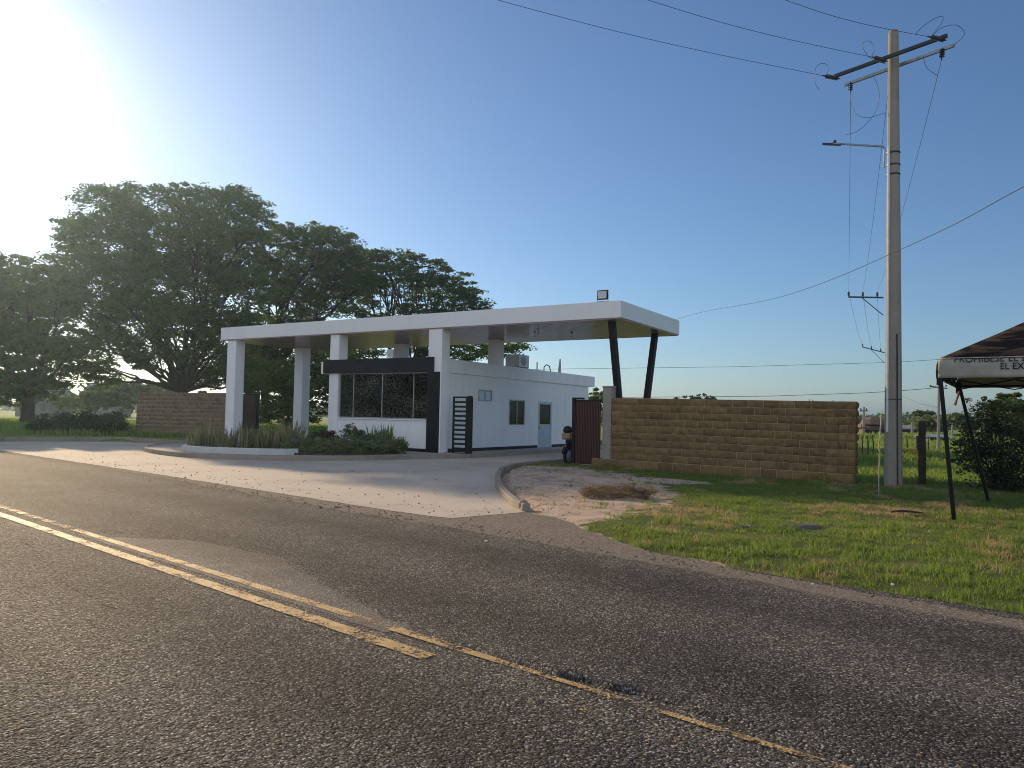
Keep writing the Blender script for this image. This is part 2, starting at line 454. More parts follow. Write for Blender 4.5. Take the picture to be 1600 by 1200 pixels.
# cracks
mb = MB()
for pts in ([(30,838),(60,862),(95,905),(130,930)], [(130,925),(190,955)], [(240,985),(300,1002),(370,1035)], [(600,1165),(650,1172),(700,1190)]):
    P = [gnd(*p) for p in pts]
    for i in range(len(P)-1):
        n_ = 8
        for k in range(n_):
            if random.random() < .3: continue
            p = P[i].lerp(P[i+1], k/n_); q = P[i].lerp(P[i+1], (k+1)/n_)
            j = Vector((random.uniform(-.03,.03), random.uniform(-.05,.05), 0))
            s_ = (q-p).cross(Vector((0,0,1))).normalized()*random.uniform(.004, .013)
            mb.add([p+j-s_+Vector((0,0,.004)), q-s_*.6+Vector((0,0,.004)), q+s_*.6+Vector((0,0,.004)), p+j+s_+Vector((0,0,.004))], [(0,1,2,3)])
tag(mb.build('road_crack', M['crack']), kind='structure')

# ------------------------------------------------------------------ ground
KERB = [(3.2,27.4),(2.4,27.0),(1.87,26.5),(.75,24.9),(.05,23.3),(-.25,21.6),(-.32,19.3),(-.25,16.8),(-.08,14.8),(.12,13.3),(.28,12.75)]
kx = np.array([p[1] for p in KERB][::-1]); kv = np.array([p[0] for p in KERB][::-1])
def kerb_x(y): return np.interp(y, kx, kv)
def sstep(a_, b_, x): 
    q = np.clip((x-a_)/(b_-a_), 0, 1); return q*q*(3-2*q)
SA, SX, SY = Vector((3.548, 24.8, 0)), Vector((.8510, -.5251, 0)), Vector((.5251, .8510, 0))   # site frame of the gatehouse
SRZ = math.atan2(SX.y, SX.x)
def site(x, y, z=0.): return SA + SX*x + SY*y + Vector((0, 0, z))
def site_local(x, y): return ((x-SA.x)*SX.x + (y-SA.y)*SX.y, (x-SA.x)*SY.x + (y-SA.y)*SY.y)

def gheight(x, y):                          # verge height; x,y numpy arrays
    tt = x*.749 + (y-10)*-.662; nn = x*.662 + (y-10)*.749
    off_road = sstep(.15, 1.6, nn)
    right = sstep(0, .28, x - kerb_x(np.clip(y, 12.75, 27.4)) - .12)
    right = np.where(y < 12.7, sstep(-.6, .6, x - .2 + (12.7-y)*-.6), right)
    X, Y = site_local(x, y)
    inside = (Y > -.6) & (X < -.1) & (X > -25)
    right = np.where(inside | ((Y > -1.2) & (X < -.3)), 0, right)
    hill = .02 + .10*np.exp(-((x-1.5)**2/9 + (y-20)**2/60)) + .02*np.sin(x*1.1+y*.7)*np.cos(y*.9-x*.4)
    hill = np.clip(hill, 0.01, .2)
    side = off_road*right
    # field behind the left kerb
    left = sstep(0, .5, y - (36.4 + .02*(x+20)))*(x < -13.5)
    return np.where(nn < .15, -.05, -.05 + side*(hill+.05)) + np.where(right < .5, left*.22, 0)
def axis(a_, b_, step): return list(np.arange(a_, b_, step))
gx = np.array([-900,-500,-300,-180,-110,-70,-50] + axis(-42, -6, 1.0) + axis(-6, 18, .16) + axis(18, 50, 1.0) + [60,80,110,160,240,400,700,1100.])
gy = np.array([-60,-20,-5] + axis(1, 5, 1.) + axis(5, 30, .16) + axis(30, 60, 1.0) + [65,72,82,95,110,140,190,260,400,700,1200,2500.])
GX, GY = np.meshgrid(gx, gy)
GZ = gheight(GX, GY)
fx, fy = GX.ravel(), GY.ravel()
bumpy = np.array([mnoise.noise(Vector((x*1.7, y*1.7, 4.))) + .5*mnoise.noise(Vector((x*4.5, y*4.5, 9.))) if (-7 < x < 19 and 4 < y < 31) else 0. for x, y in zip(fx, fy)])
zz = GZ.ravel(); zz = zz + np.where(zz > 0, bumpy*.022, 0)
def dirtiness(x, y):
    n_ = x*.662 + (y-10)*.749; t_ = x*.749 + (y-10)*-.662
    e = ((x-1.0)/2.3)**2 + ((y-17.6)/5.2)**2
    sand = np.clip(1.35 - e*.75, 0, 1)
    e2 = ((x-3.2)/1.8)**2 + ((y-18.6)/.9)**2
    sand = np.maximum(sand, np.clip(1.0 - e2*.6, 0, .85))
    sh = np.interp(t_, [-60, -3, 0, 1.5, 3, 5, 8], [.9, 1.4, 1.35, .65, .28, .12, .05])
    sh = sh + .10*np.sin(t_*3.1) + .07*np.sin(t_*7.7+1) + .05*np.sin(t_*17.)
    shoulder = np.clip(1.0 - (n_-sh)/.28, 0, 1)
    e3 = ((x-9.2)/1.6)**2 + ((y-10.2)/.5)**2                         # worn spot by the tent
    spot = np.clip(.75 - e3*.4, 0, .6)
    ap = np.clip(1.5 - (((x-.5)/1.3)**2 + ((y-12.1)/.9)**2), 0, 1)
    return np.clip(np.maximum.reduce([sand, shoulder, spot, ap]), 0, 1)
dirt = dirtiness(fx, fy)
nx_ = len(gx)
idx = np.arange(len(gx)*len(gy)).reshape(len(gy), nx_)
Q = np.stack([idx[:-1,:-1].ravel(), idx[:-1,1:].ravel(), idx[1:,1:].ravel(), idx[1:,:-1].ravel()], 1)
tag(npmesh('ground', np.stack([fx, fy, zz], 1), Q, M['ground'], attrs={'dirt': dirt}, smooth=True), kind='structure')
def zg(x, y): return float(gheight(np.array([x]), np.array([y]))[0])

# gravel shoulder along the far road edge
strip('shoulder', list(np.arange(-60, 40, .25)), lambda t: edge_n(t)-.2, lambda t: interp([-60,-12,-3.2,-2.1,-1.7,-1.0,-.4,.3,1.5,3,5,8],[.75,.75,.6,.85,2.15,2.2,1.75,1.3,.62,.25,.02,-.06], t) + .12*nz(t*1.7, 8) + .05*nz(t*6, 3), lambda t, n: .008, M['shoulder'], 3)
# drive of pale concrete
dp = [gnd(*p) for p in ((-700, 716), (-300, 699), (0, 690.5), (190, 690.5), (300, 697))]
drive = [(p.x, p.y) for p in dp] + [tuple(site(-19, 2)[:2]), tuple(site(-19, 14)[:2]), tuple(site(0, 16)[:2]), tuple(site(0, -.9)[:2])] + \
        [(p[0]+.05, p[1]) for p in KERB[2:]] + [(.12, 12.5)] + [road(t, interp([-60,-12,-3,0],[.9,.75,.6,.9], t) - .05 + .06*nz(t*2.1, 6), 0)[:2] for t in np.arange(-1.8, -46, -.4)]
mb = MB(); n_ = len(drive)
mb.add([(x, y, .012) for x, y in drive], [tuple(t) for t in tessellate([[Vector((x, y, 0)) for x, y in drive]])])
tag(mb.build('driveway', M['drive']), kind='structure')
# joints sawn into the drive
# right-hand kerb
def kerb_mesh(name, pts, wdt, z0, z1, mat, closed=False, jitter=.0):
    P = [Vector((x, y, 0)) for x, y in pts]
    out_ = []
    # resample
    for i in range(len(P)-1):
        n2 = max(1, int((P[i+1]-P[i]).length/.25))
        out_ += [P[i].lerp(P[i+1], k/n2) for k in range(n2)]
    out_.append(P[-1])
    V, Q = [], []
    for i, p in enumerate(out_):
        d = (out_[min(i+1, len(out_)-1)] - out_[max(i-1, 0)]).normalized()
        s_ = Vector((-d.y, d.x, 0))
        j = jitter*nz(i*.7, 2.)
        zt = z1 + j
        V += [p - s_*wdt/2 + Vector((0,0,z0)), p - s_*(wdt/2-.015) + Vector((0,0,zt-.015)), p - s_*(wdt/2-.03) + Vector((0,0,zt)),
              p + s_*(wdt/2-.03) + Vector((0,0,zt)), p + s_*(wdt/2-.015) + Vector((0,0,zt-.015)), p + s_*wdt/2 + Vector((0,0,z0))]
    L = len(out_)
    for i in range(L-1):
        for c in range(5): Q.append((i*6+c, (i+1)*6+c, (i+1)*6+c+1, i*6+c+1))
    me = MB(); me.add(V, Q); me.add(V[:6], [(5,4,3,2,1,0)][:1]); me.add(V[-6:], [(0,1,2,3,4,5)])
    return me.build(name, mat)
tag(kerb_mesh('kerb', KERB[1:], .16, -.05, .14, M['kerb'], jitter=.015), kind='structure')
# island platform with its kerb under the gatehouse
ISL = [(-16.94,-5.88),(-14.35,-6.85),(-12.15,-7.16),(-10.19,-6.68),(-8.91,-5.95),(-7.69,-4.0),(-7.03,-2.12),(-6.3,-.7),(-6.02,.6),(-6.0,3.1),(-6.0,9),(-6.0,14.5),
       (-14.2,14.5),(-14.2,6.2),(-20.4,6.2),(-20.4,-1.5),(-18.8,-4.2)]
isl = [tuple(site(x, y)[:2]) for x, y in ISL]
def smooth_poly(pts, it=2):
    for _ in range(it):
        o = []
        for i in range(len(pts)):
            p, q = pts[i], pts[(i+1) % len(pts)]
            o += [(p[0]*.75+q[0]*.25, p[1]*.75+q[1]*.25), (p[0]*.25+q[0]*.75, p[1]*.25+q[1]*.75)]
        pts = o
    return pts
isl = smooth_poly(isl, 2)
tag(MB().prism(isl, -.02, .146).build('pavement', M['platform']), kind='structure')
tag(kerb_mesh('kerb', isl + [isl[0]], .16, -.03, .165, M['kerb'], jitter=.008), kind='structure')
# kerb along the left field edge
lk = [gnd(*p) for p in ((-900, 722), (-300, 698.5), (0, 689.8), (190, 689.8), (292, 696))]
tag(kerb_mesh('kerb', [(p.x, p.y+.25) for p in lk], .3, -.05, .2, M['kerb'], jitter=.02), kind='structure')
# far dirt track on the right
P = [gnd(*p, .03) for p in ((1200,716),(1345,708.5),(1400,703.5),(1470,697.5),(1540,694),(1700,690),(1900,687))]
V = []; Q = []
for i, p in enumerate(P):
    V += [p + Vector((0,-.9,.0)), p + Vector((0,.9,.0))]
    if i: Q.append((2*i-2, 2*i, 2*i+1, 2*i-1))
tag(npmesh('path', V, Q, M['path']), kind='structure')

# ------------------------------------------------------------------ grass and weeds on the verge (stuff)
def blades(P, h, lean, wd, var, n_per=5, spread=.03):
    """tufts of triangular blades at points P (N,3)"""
    N = len(P)
    P = np.repeat(P, n_per, 0); h = np.repeat(h, n_per)*rng.uniform(.45, 1.15, N*n_per); var = np.clip(np.repeat(var, n_per) + rng.uniform(-.3, .3, N*n_per), 0, 1)
    ang = rng.uniform(0, 2*np.pi, N*n_per); az = rng.uniform(0, 2*np.pi, N*n_per)
    ln = np.abs(rng.normal(0, lean, N*n_per))*h
    base = P + np.stack([rng.normal(0, spread, N*n_per), rng.normal(0, spread, N*n_per), np.zeros(N*n_per)], 1)
    wv = np.stack([np.cos(ang), np.sin(ang), np.zeros_like(ang)], 1)*(wd*rng.uniform(.6, 1.3, N*n_per))[:, None]
    tip = base + np.stack([np.cos(az)*ln, np.sin(az)*ln, h], 1)
    mid = base*.5 + tip*.5 + np.stack([-np.cos(az)*ln*.15, -np.sin(az)*ln*.15, h*.08], 1)
    V = np.stack([base-wv, base+wv, mid+wv*.8, tip, mid-wv*.8], 1).reshape(-1, 3)
    n_ = N*n_per
    i0 = np.arange(n_)*5
    Q = np.concatenate([np.stack([i0, i0+1, i0+2, i0+4], 1), np.stack([i0+4, i0+2, i0+3, i0+3], 1)])
    Q = np.concatenate([np.stack([i0, i0+1, i0+2], 1), np.stack([i0, i0+2, i0+4], 1), np.stack([i0+4, i0+2, i0+3], 1)])
    return V, Q, np.repeat(var, 5)
def vn(x, y, s, o=0.): return np.array([mnoise.noise(Vector((a_*s, b_*s, o))) for a_, b_ in zip(x, y)])
def scatter(n, x0, x1, y0, y1):
    x = rng.uniform(x0, x1, n); y = rng.uniform(y0, y1, n); return x, y
def visible(x, y, z=0.):
    d = fw.y*y + 0; px = 800 + F*x/np.maximum(y, .1)
    return (px > -200) & (px < 2500)
def on_grass(x, y):
    X, Y = site_local(x, y)
    n_ = x*.662 + (y-10)*.749
    ok = (x > kerb_x(np.clip(y, 12.75, 27.4)) + .2) & (n_ > .1)
    ok &= ~((Y > -1.75) & (Y < -1.0) & (X > -.5) & (X < 7.35))
    ok &= ~((Y > -1.3) & (X < .3))
    return ok & visible(x, y)
x, y = scatter(215000, -.4, 22, 3.0, 26)
k = on_grass(x, y)
keep = rng.uniform(0, 1, len(x)) < np.clip(1.25 - y*.035, .25, 1)
x, y = x[k & keep], y[k & keep]
d = np.clip(dirtiness(x, y) + vn(x, y, 2.6, 3.)*1.05 + vn(x, y, 7, 1)*.45, 0, 1)
k = (rng.uniform(0, 1, len(x)) > d*1.5) & (rng.uniform(0, 1, len(x)) < .62 + 1.1*vn(x, y, 1.9, 17.) + .5*vn(x, y, 5.5, 4.))
x, y = x[k], y[k]
dry = vn(x, y, .55, 7.) + .6*vn(x, y, 2.1, 2.) + .35*np.exp(-((y-13.3-.1*(x-6))/1.3)**2)*(x > 2)
isdry = (dry + rng.normal(0, .16, len(x))) > .44
P = np.stack([x, y, gheight(x, y) - .005], 1)
hh = np.clip(.055 + .05*vn(x, y, 1.5, 5.) + .035*vn(x, y, 4.5, 15.) + .02*(y < 10), .018, .15)
g_ = ~isdry
V, Q, W = blades(P[g_], hh[g_], .7, .0045, np.clip(.5 + .5*vn(x[g_], y[g_], .9, 11.), 0, 1), 6)
tag(npmesh('grass', V, Q, M['blade'], attrs={'var': W}), kind='stuff')
V, Q, W = blades(P[isdry], hh[isdry]*1.15, 1.0, .004, np.full(isdry.sum(), .5), 6)
tag(npmesh('dry_grass', V, Q, M['straw'], attrs={'var': W}), kind='stuff')
x, y = scatter(5200, .4, 16, 5.2, 22)
k = on_grass(x, y) & (vn(x, y, .8, 31.) + .5*vn(x, y, 3., 8.) > .22) & (dirtiness(x, y) < .4)
x, y = x[k], y[k]
V, Q, W = None, None, None
LPw = np.stack([x, y, gheight(x, y) + .03], 1)
n_ = len(x)*9
c_ = np.repeat(LPw, 9, 0) + rng.normal(0, 1, (n_, 3))*np.array([.055, .055, .018])
u_ = rng.normal(0, 1, (n_, 3)); u_[:, 2] *= .35; u_ /= np.linalg.norm(u_, axis=1)[:, None]
v_ = np.cross(u_, np.array([0, 0, 1.])); v_ /= np.linalg.norm(v_, axis=1)[:, None]
L_ = rng.uniform(.012, .03, n_)[:, None]
V = np.stack([c_-u_*L_, c_+v_*L_*.6, c_+u_*L_, c_-v_*L_*.6], 1).reshape(-1, 3)
tag(npmesh('weeds', V, np.arange(n_*4).reshape(-1, 4), M['blade'], attrs={'var': np.repeat(rng.uniform(0, .8, n_), 4)}), kind='stuff')
# taller field grass behind the wall, right and left
def field(n, x0, x1, y0, y1, h, wd, cond=None):
    x, y = scatter(n, x0, x1, y0, y1)
    k = visible(x, y)
    X, Y = site_local(x, y)
    k &= ~((Y > -1.7) & (X < .5) & (X > -22) & (Y < 16))
    if cond is not None: k &= cond(x, y)
    x, y = x[k], y[k]
    hh = np.clip(h*(1 + .9*vn(x, y, .35, 2.)), .05, 3)
    P = np.stack([x, y, gheight(x, y)-.01], 1)
    return blades(P, hh, .45, wd, np.clip(.65+.5*vn(x, y, .3, 5.), 0, 1), 5, .12)
fs = [field(9000, 8, 24, 20, 34, .16, .012, lambda x, y: site_local(x, y)[0] > 3), field(12000, 12, 40, 30, 62, .28, .03),
      field(9000, -48, -14, 38, 75, .35, .035), field(3000, -14, 6, 44, 62, .3, .04), field(4000, 25, 90, 60, 120, .45, .08)]
V = np.concatenate([f_[0] for f_ in fs]); o_ = np.cumsum([0]+[len(f_[0]) for f_ in fs[:-1]])
Q = np.concatenate([f_[1]+o for f_, o in zip(fs, o_)]); W = np.concatenate([f_[2] for f_ in fs])
tag(npmesh('field_grass', V, Q, M['blade'], attrs={'var': W}), kind='stuff')
# loose gravel along the road edge and on the sand
x, y = scatter(26000, -9, 9, 4.5, 24)
n_ = x*.662 + (y-10)*.749; t_ = x*.749 + (y-10)*-.662
dd = dirtiness(x, y)
k = (rng.uniform(0, 1, len(x)) < np.where((n_ > -.3) & (n_ < .9), np.exp(-((n_-.15)/.35)**2), .16*dd*(x > .1))) & (n_ > -.3)
x, y = x[k], y[k]
sz = rng.uniform(.005, .018, len(x))*np.where(rng.uniform(0, 1, len(x)) < .03, 2, 1)
base = np.array([(1,0,0),(0,1,0),(-1,0,0),(0,-1,0),(0,0,.8),(0,0,-.5)])
zb = np.maximum(gheight(x, y), .012) + np.where(x*.662+(y-10)*.749 < 0, .02, 0)
V = (np.stack([x, y, zb], 1)[:, None, :] + base[None]*sz[:, None, None]*rng.uniform(.6, 1.3, (len(x), 6, 3))).reshape(-1, 3)
T = np.array([(0,1,4),(1,2,4),(2,3,4),(3,0,4),(1,0,5),(2,1,5),(3,2,5),(0,3,5)])
Q = (np.arange(len(x))[:, None, None]*6 + T[None]).reshape(-1, 3)
tag(npmesh('gravel', V, Q, M['shoulder']), kind='stuff')
x, y = scatter(2600, -16, .2, 11.5, 28)
n_ = x*.662 + (y-10)*.749
k = (x < kerb_x(np.clip(y, 12.75, 27.4)) - .1) & (n_ > .8) & (rng.uniform(0, 1, len(x)) < np.exp(-(n_-.8)/1.1))
x, y = x[k], y[k]
V = (np.stack([x, y, np.full(len(x), .016)], 1)[:, None, :] + base[None]*rng.uniform(.006, .022, len(x))[:, None, None]*rng.uniform(.6, 1.3, (len(x), 6, 3))).reshape(-1, 3)
Q = (np.arange(len(x))[:, None, None]*6 + T[None]).reshape(-1, 3)
tag(npmesh('grit', V, Q, M['asphalt_new']), kind='stuff')
# dead twigs and weeds on the sand
x, y = scatter(1500, -.2, 4.5, 12.5, 24.5)
k = on_grass(x, y) & (dirtiness(x, y) > .3) & (vn(x, y, 1.1, 14.) > .08)
x, y = x[k], y[k]
V, Q, W = blades(np.stack([x, y, gheight(x, y)], 1), np.full(len(x), .028), 2.6, .006, np.full(len(x), .1), 5, .06)
tag(npmesh('leaf_litter', V, Q, M['twig'], attrs={'var': W}), kind='stuff')

# ------------------------------------------------------------------ foliage and trees
def leaf_quads(Pc, Rad, n_each, lw, ll, flat=.4, droop=.0):
    """leaves gathered in pads: Pc (N,3) centres, Rad (N,) radii"""
    N = len(Pc); c = np.repeat(Pc, n_each, 0); r = np.repeat(Rad, n_each)
    n_ = len(c)
    q = rng.normal(0, 1, (n_, 3)); q /= np.linalg.norm(q, axis=1)[:, None]
    q *= (rng.uniform(0, 1, n_)**.45)[:, None]
    q[:, 2] *= flat
    p = c + q*r[:, None]
    u = rng.normal(0, 1, (n_, 3)); u[:, 2] = u[:, 2]*.45 - droop; u /= np.linalg.norm(u, axis=1)[:, None]
    t = rng.normal(0, 1, (n_, 3)); v = np.cross(u, t); v /= np.linalg.norm(v, axis=1)[:, None]
    L = (ll*rng.uniform(.6, 1.35, n_))[:, None]; Wd = (lw*rng.uniform(.6, 1.3, n_))[:, None]
    V = np.stack([p - u*L*.5, p + v*Wd*.5, p + u*L*.5, p - v*Wd*.5], 1).reshape(-1, 3)
    Q = np.arange(n_*4).reshape(-1, 4)
    pv = np.repeat(rng.uniform(.1, .9, N), n_each)
    var = np.repeat(np.clip(pv + rng.uniform(-.25, .25, n_), 0, 1), 4)
    return V, Q, var
def curve(a_, b_, sag, n=7, wob=.12):
    a_, b_ = Vector(a_), Vector(b_); L = (b_-a_).length
    c1 = a_.lerp(b_, .35) + Vector((random.uniform(-1,1), random.uniform(-1,1), sag))*L*.16
    pts = []
    for i in range(n):
        s_ = i/(n-1)
        p = a_*(1-s_)**2 + c1*2*s_*(1-s_) + b_*s_**2
        if 0 < i < n-1: p = p + Vector((random.uniform(-1,1), random.uniform(-1,1), random.uniform(-1,1)))*L*wob*.25
        pts.append(p)
    return pts
def tree(name, label, base, fork_h, trunk_r, lobes, dist, group=None, mat='leaf', pads=26, per=46, lw=.11, ll=.26, pad_r=.75, flat=.42, up_bias=.25, stems=1, cat='tree', twigs=5, fill=.35):
    """lobes: (px, py, rx px, ry px, depth offset) of the clumps of the crown"""
    root = thing(name, label, cat, base, 0, group)
    b = Vector(base)
    tb = MB(); LP, LR = [], []
    forks = []
    for s_ in range(stems):
        off = Vector((random.uniform(-.5,.5), random.uniform(-.3,.3), 0))*(stems > 1)
        fk = Vector((random.uniform(-.3,.3), random.uniform(-.3,.3), fork_h)) + off*2
        pts = curve(off, fk, .3, 6, .05)
        rr = [trunk_r*(1.35 if i == 0 else 1.0 - .35*i/5) for i in range(6)]
        tb.tube(pts, rr, 9); forks.append((fk, trunk_r*.65))
    for (px, py, rx, ry, dd) in lobes:
        c = at(px, py, dist+dd) - b
        k = (dist+dd)/F
        rx_, rz_ = rx*k, ry*k; ry_ = max(rx_*.9, .6)
        fk, fr_ = min(forks, key=lambda q: (q[0]-c).length)
        low = c - Vector((0, 0, rz_*.35))
        pts = curve(fk, low, .6, 8, .10)
        r0 = fr_*random.uniform(.45, .75)
        tb.tube(pts, [max(.018, r0*(1-i/7*.85)) for i in range(8)], 6, False)
        npd = max(4, int(2.4*pads*(rx_*rz_)/(1.6*1.2)*(.75/pad_r)**2))
        q = rng.normal(0, 1, (npd, 3)); q[:, 2] += up_bias; q /= np.linalg.norm(q, axis=1)[:, None]
        q *= (fill + (1-fill)*rng.uniform(0, 1, npd)**.6)[:, None]
        wisp = rng.uniform(0, 1, npd) < .3                  # loose sprays standing out of the clump
        q = np.where(wisp[:, None], q/np.linalg.norm(q, axis=1)[:, None]*rng.uniform(.95, 1.18, npd)[:, None], q)
        pc = np.array(c)[None] + q*np.array([rx_, ry_, rz_])[None]
        LP.append(pc); LR.append(pad_r*np.where(wisp, rng.uniform(.25, .6, npd), rng.uniform(.5, 1.3, npd)))
        for i in rng.choice(npd, min(npd, twigs), replace=False):
            s_ = pts[random.choice((4, 5, 6, 7))]
            tb.tube(curve(s_, Vector(pc[i]), .3, 5, .12), [.05*trunk_r/.3*(1-.75*j/4)+.006 for j in range(5)], 4, False)
    LP = np.concatenate(LP); LR = np.concatenate(LR)
    V, Q, W = leaf_quads(LP, LR, per, lw, ll, flat)
    npmesh('crown', V, Q, M[mat], root, {'var': W})
    tb.build('trunk', M['bark'], root, smooth=True)
    return root
TG = 'trees behind the entrance'
def gb(px, d): p = at(px, 650, d); return (p.x, p.y, zg(p.x, p.y) - .05)
# the big spreading tree
tree('broad_tree', 'tallest broad crowned tree behind the left stone wall, dark against the sun glare', gb(282, 63), 3.0, .46,
     [(165,320,45,28,-1),(225,318,50,26,1),(300,312,40,22,-1),(355,318,45,24,1),(392,350,36,38,0),(130,362,36,26,0),(170,380,60,40,-2),(240,372,60,45,2),(310,365,60,45,-2),
      (370,400,50,45,2),(120,420,50,40,1),(180,440,60,40,-2),(250,440,60,45,-1),(320,440,60,45,1),(385,465,50,45,-1),(90,455,40,30,0),(140,490,60,30,1),(215,500,60,35,2),(290,505,60,40,-1),(360,520,55,38,0),
      (170,540,50,26,-2),(235,555,40,22,0),(330,560,50,30,1),(385,575,40,28,-1),(150,585,34,22,-1),(330,590,34,22,2),(400,600,30,26,0),(110,560,30,20,0)], 63, TG, 'leaf', 30, 52, .155, .36, 1.15, stems=3)
tree('broad_tree', 'rounded mid-height tree rising just behind the left half of the white canopy roof', gb(412, 69), 4.5, .5,
     [(440,375,30,20,0),(480,368,34,18,1),(520,378,34,20,-1),(548,400,26,22,0),(430,420,36,30,-1),(480,415,45,35,1),(530,430,40,34,0),(450,470,45,34,-1),(510,475,45,30,1),(560,450,30,28,0),
      (420,520,40,28,0),(470,525,45,25,-1),(400,560,34,22,0),(440,560,36,20,0),(390,590,26,24,0),(440,600,30,24,2),(520,560,40,24,1)], 69, TG, 'leaf2', 30, 50, .15, .36, 1.1, stems=1)
tree('spreading_tree', 'open spreading tree with visible branches, flat crown sloping right, behind the canopy roof', gb(640, 72), 5, .46,
     [(580,408,26,16,0),(615,404,34,14,1),(655,414,36,15,-1),(695,432,32,15,0),(730,458,26,15,1),(745,478,22,12,0),(570,440,34,26,0),(620,440,44,24,-2),(670,452,44,22,1),(710,470,36,18,-1),
      (580,485,34,20,1),(640,488,40,12,0),(690,495,36,12,0),(740,492,24,8,0),(600,530,40,16,0),(660,540,40,20,0),(720,545,46,18,-1),(775,548,36,13,0),(808,543,22,8,0),(560,555,36,24,1)], 72, TG, 'leaf2', 26, 46, .14, .34, 1.0, flat=.36, twigs=9, fill=.5)
tree('broad_tree', 'low dense dark tree cut by the left edge of the photo, behind the hedge', gb(40, 60), 2.2, .38,
     [(-60,420,60,40,0),(0,425,46,30,1),(50,440,44,28,-1),(95,440,24,22,0),(-30,480,70,45,-1),(40,490,55,40,1),(100,480,38,30,0),(-60,540,60,45,0),(10,550,60,42,0),(70,550,48,40,-1),(110,540,30,26,1),(-40,600,60,30,0),(30,605,50,28,1),(75,605,34,26,0)], 60, TG, 'leaf', 30, 50, .15, .35, 1.05, stems=2)
tree('small_tree', 'leafy bright green small tree seen between the two left portico columns', gb(455, 56), 1.4, .16,
     [(420,590,28,26,0),(445,610,30,28,1),(480,585,28,34,-1),(505,610,24,36,0),(430,640,28,22,0),(470,645,30,22,0),(495,560,24,24,0),(540,600,30,30,0)], 56, TG, 'leaf_bright', 26, 40, .12, .28, .7)
# distant trees
DG = 'distant trees across the fields'
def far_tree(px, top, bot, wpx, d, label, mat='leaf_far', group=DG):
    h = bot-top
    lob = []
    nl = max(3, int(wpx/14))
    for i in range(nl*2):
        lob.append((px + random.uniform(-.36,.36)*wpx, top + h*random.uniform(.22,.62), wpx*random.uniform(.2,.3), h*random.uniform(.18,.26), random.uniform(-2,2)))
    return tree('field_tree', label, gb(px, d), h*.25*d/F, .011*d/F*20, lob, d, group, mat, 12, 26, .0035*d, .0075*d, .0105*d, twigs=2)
for (px, top, bot, wp, d, lab) in (
    (150, 596, 652, 60, 85, 'hazy green field tree left of the tallest tree trunk, above the hedge'),
    (205, 585, 652, 62, 95, 'hazy round tree behind the left end of the stone wall'),
    (245, 592, 650, 60, 110, 'pale hazy tree peeping over the left stone wall under the big branches'),
    (110, 610, 654, 50, 90, 'small hazy tree beside the trunk of the left edge tree'),
    (936, 604, 662, 32, 70, 'little green tree between the gatehouse and the concrete gate post'),
    (1268, 617, 668, 60, 80, 'low tree top showing over the right end of the stone wall'),
    (1338, 660, 678, 26, 120, 'dark far tree at the right end of the stone wall'),
    (1418, 656, 682, 34, 120, 'dark far tree just right of the utility pole'),
    (1462, 634, 692, 52, 75, 'green field tree behind the front tent leg'),
    (1500, 640, 694, 50, 80, 'green field tree between the two tent legs, behind the bush'),
    (1600, 610, 720, 90, 34, 'bright green tree cut by the right edge of the photo under the tent')):
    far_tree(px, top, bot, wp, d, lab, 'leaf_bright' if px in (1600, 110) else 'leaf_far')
# tree line on the horizon
LP = []; LR = []
for i in range(520):
    az = random.uniform(-46, 46); dist = random.uniform(230, 340)
    x_, y_ = math.sin(R(az))*dist, math.cos(R(az))*dist
    hgt = 4.0 + 2.2*nz(az*.35, 3.) + 1.4*nz(az*1.3, 8.)
    if hgt < 2.4: continue
    for j in range(3):
        LP.append((x_+random.uniform(-3,3), y_, random.uniform(.3, 1)*hgt - .8)); LR.append(random.uniform(1.6, 3.2))
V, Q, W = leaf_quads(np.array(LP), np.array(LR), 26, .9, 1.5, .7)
tag(npmesh('far_wood', V, Q, M['leaf_far'], attrs={'var': W}), kind='stuff')

LP = []; LR = []
for i in range(700):
    x_ = random.uniform(0, 38)
    LP.append((-52 + random.uniform(-5, 5), x_, random.uniform(.3, 11) + 1.5*nz(x_*.2))); LR.append(random.uniform(1.2, 2.2))
V, Q, W = leaf_quads(np.array(LP), np.array(LR), 170, .11, .22, .7)
tag(npmesh('roadside_wood', V, Q, M['leaf_bright'], attrs={'var': W}), kind='stuff')

def shrub(name, label, loc, rx, ry, h, mat, n=40, per=26, lw=.03, ll=.07, pad=.14, group=None, cat='shrub', flower=None, nf=0, flat=.7, stems=6):
    root = thing(name, label, cat, loc, 0, group)
    q = rng.normal(0, 1, (n, 3)); q /= np.linalg.norm(q, axis=1)[:, None]; q[:, 2] = np.abs(q[:, 2])*.95 - .02
    q *= rng.uniform(.45, 1.0, n)[:, None]**.6
    pc = q*np.array([rx, ry, h]) + np.array([0, 0, pad*.3])
    V, Q, W = leaf_quads(pc, np.full(n, pad)*rng.uniform(.7, 1.4, n), per, lw, ll, flat, -.35)
    npmesh('foliage', V, Q, M[mat], root, {'var': W})
    tb = MB()
    for i in rng.choice(n, min(stems, n), replace=False):
        tb.tube(curve((random.uniform(-.1,.1)*rx, random.uniform(-.1,.1)*ry, 0), pc[i], .5, 5, .08), [.012*(1-j*.18)*max(1, h) for j in range(5)], 5, False)
    tb.build('stem', M['bark'], root)
    if flower:
        top = pc[np.argsort(-pc[:, 2])[:max(3, n//2)]]
        pf = top[rng.choice(len(top), nf)] + rng.normal(0, .05, (nf, 3)) + np.array([0, 0, .06])
        for p_ in pf:
            V, Q, W = leaf_quads(p_[None], np.full(1, .055), 14, .035, .055, .8)
            npmesh('flower', V, Q, M[flower], root, {'var': W})
    return root
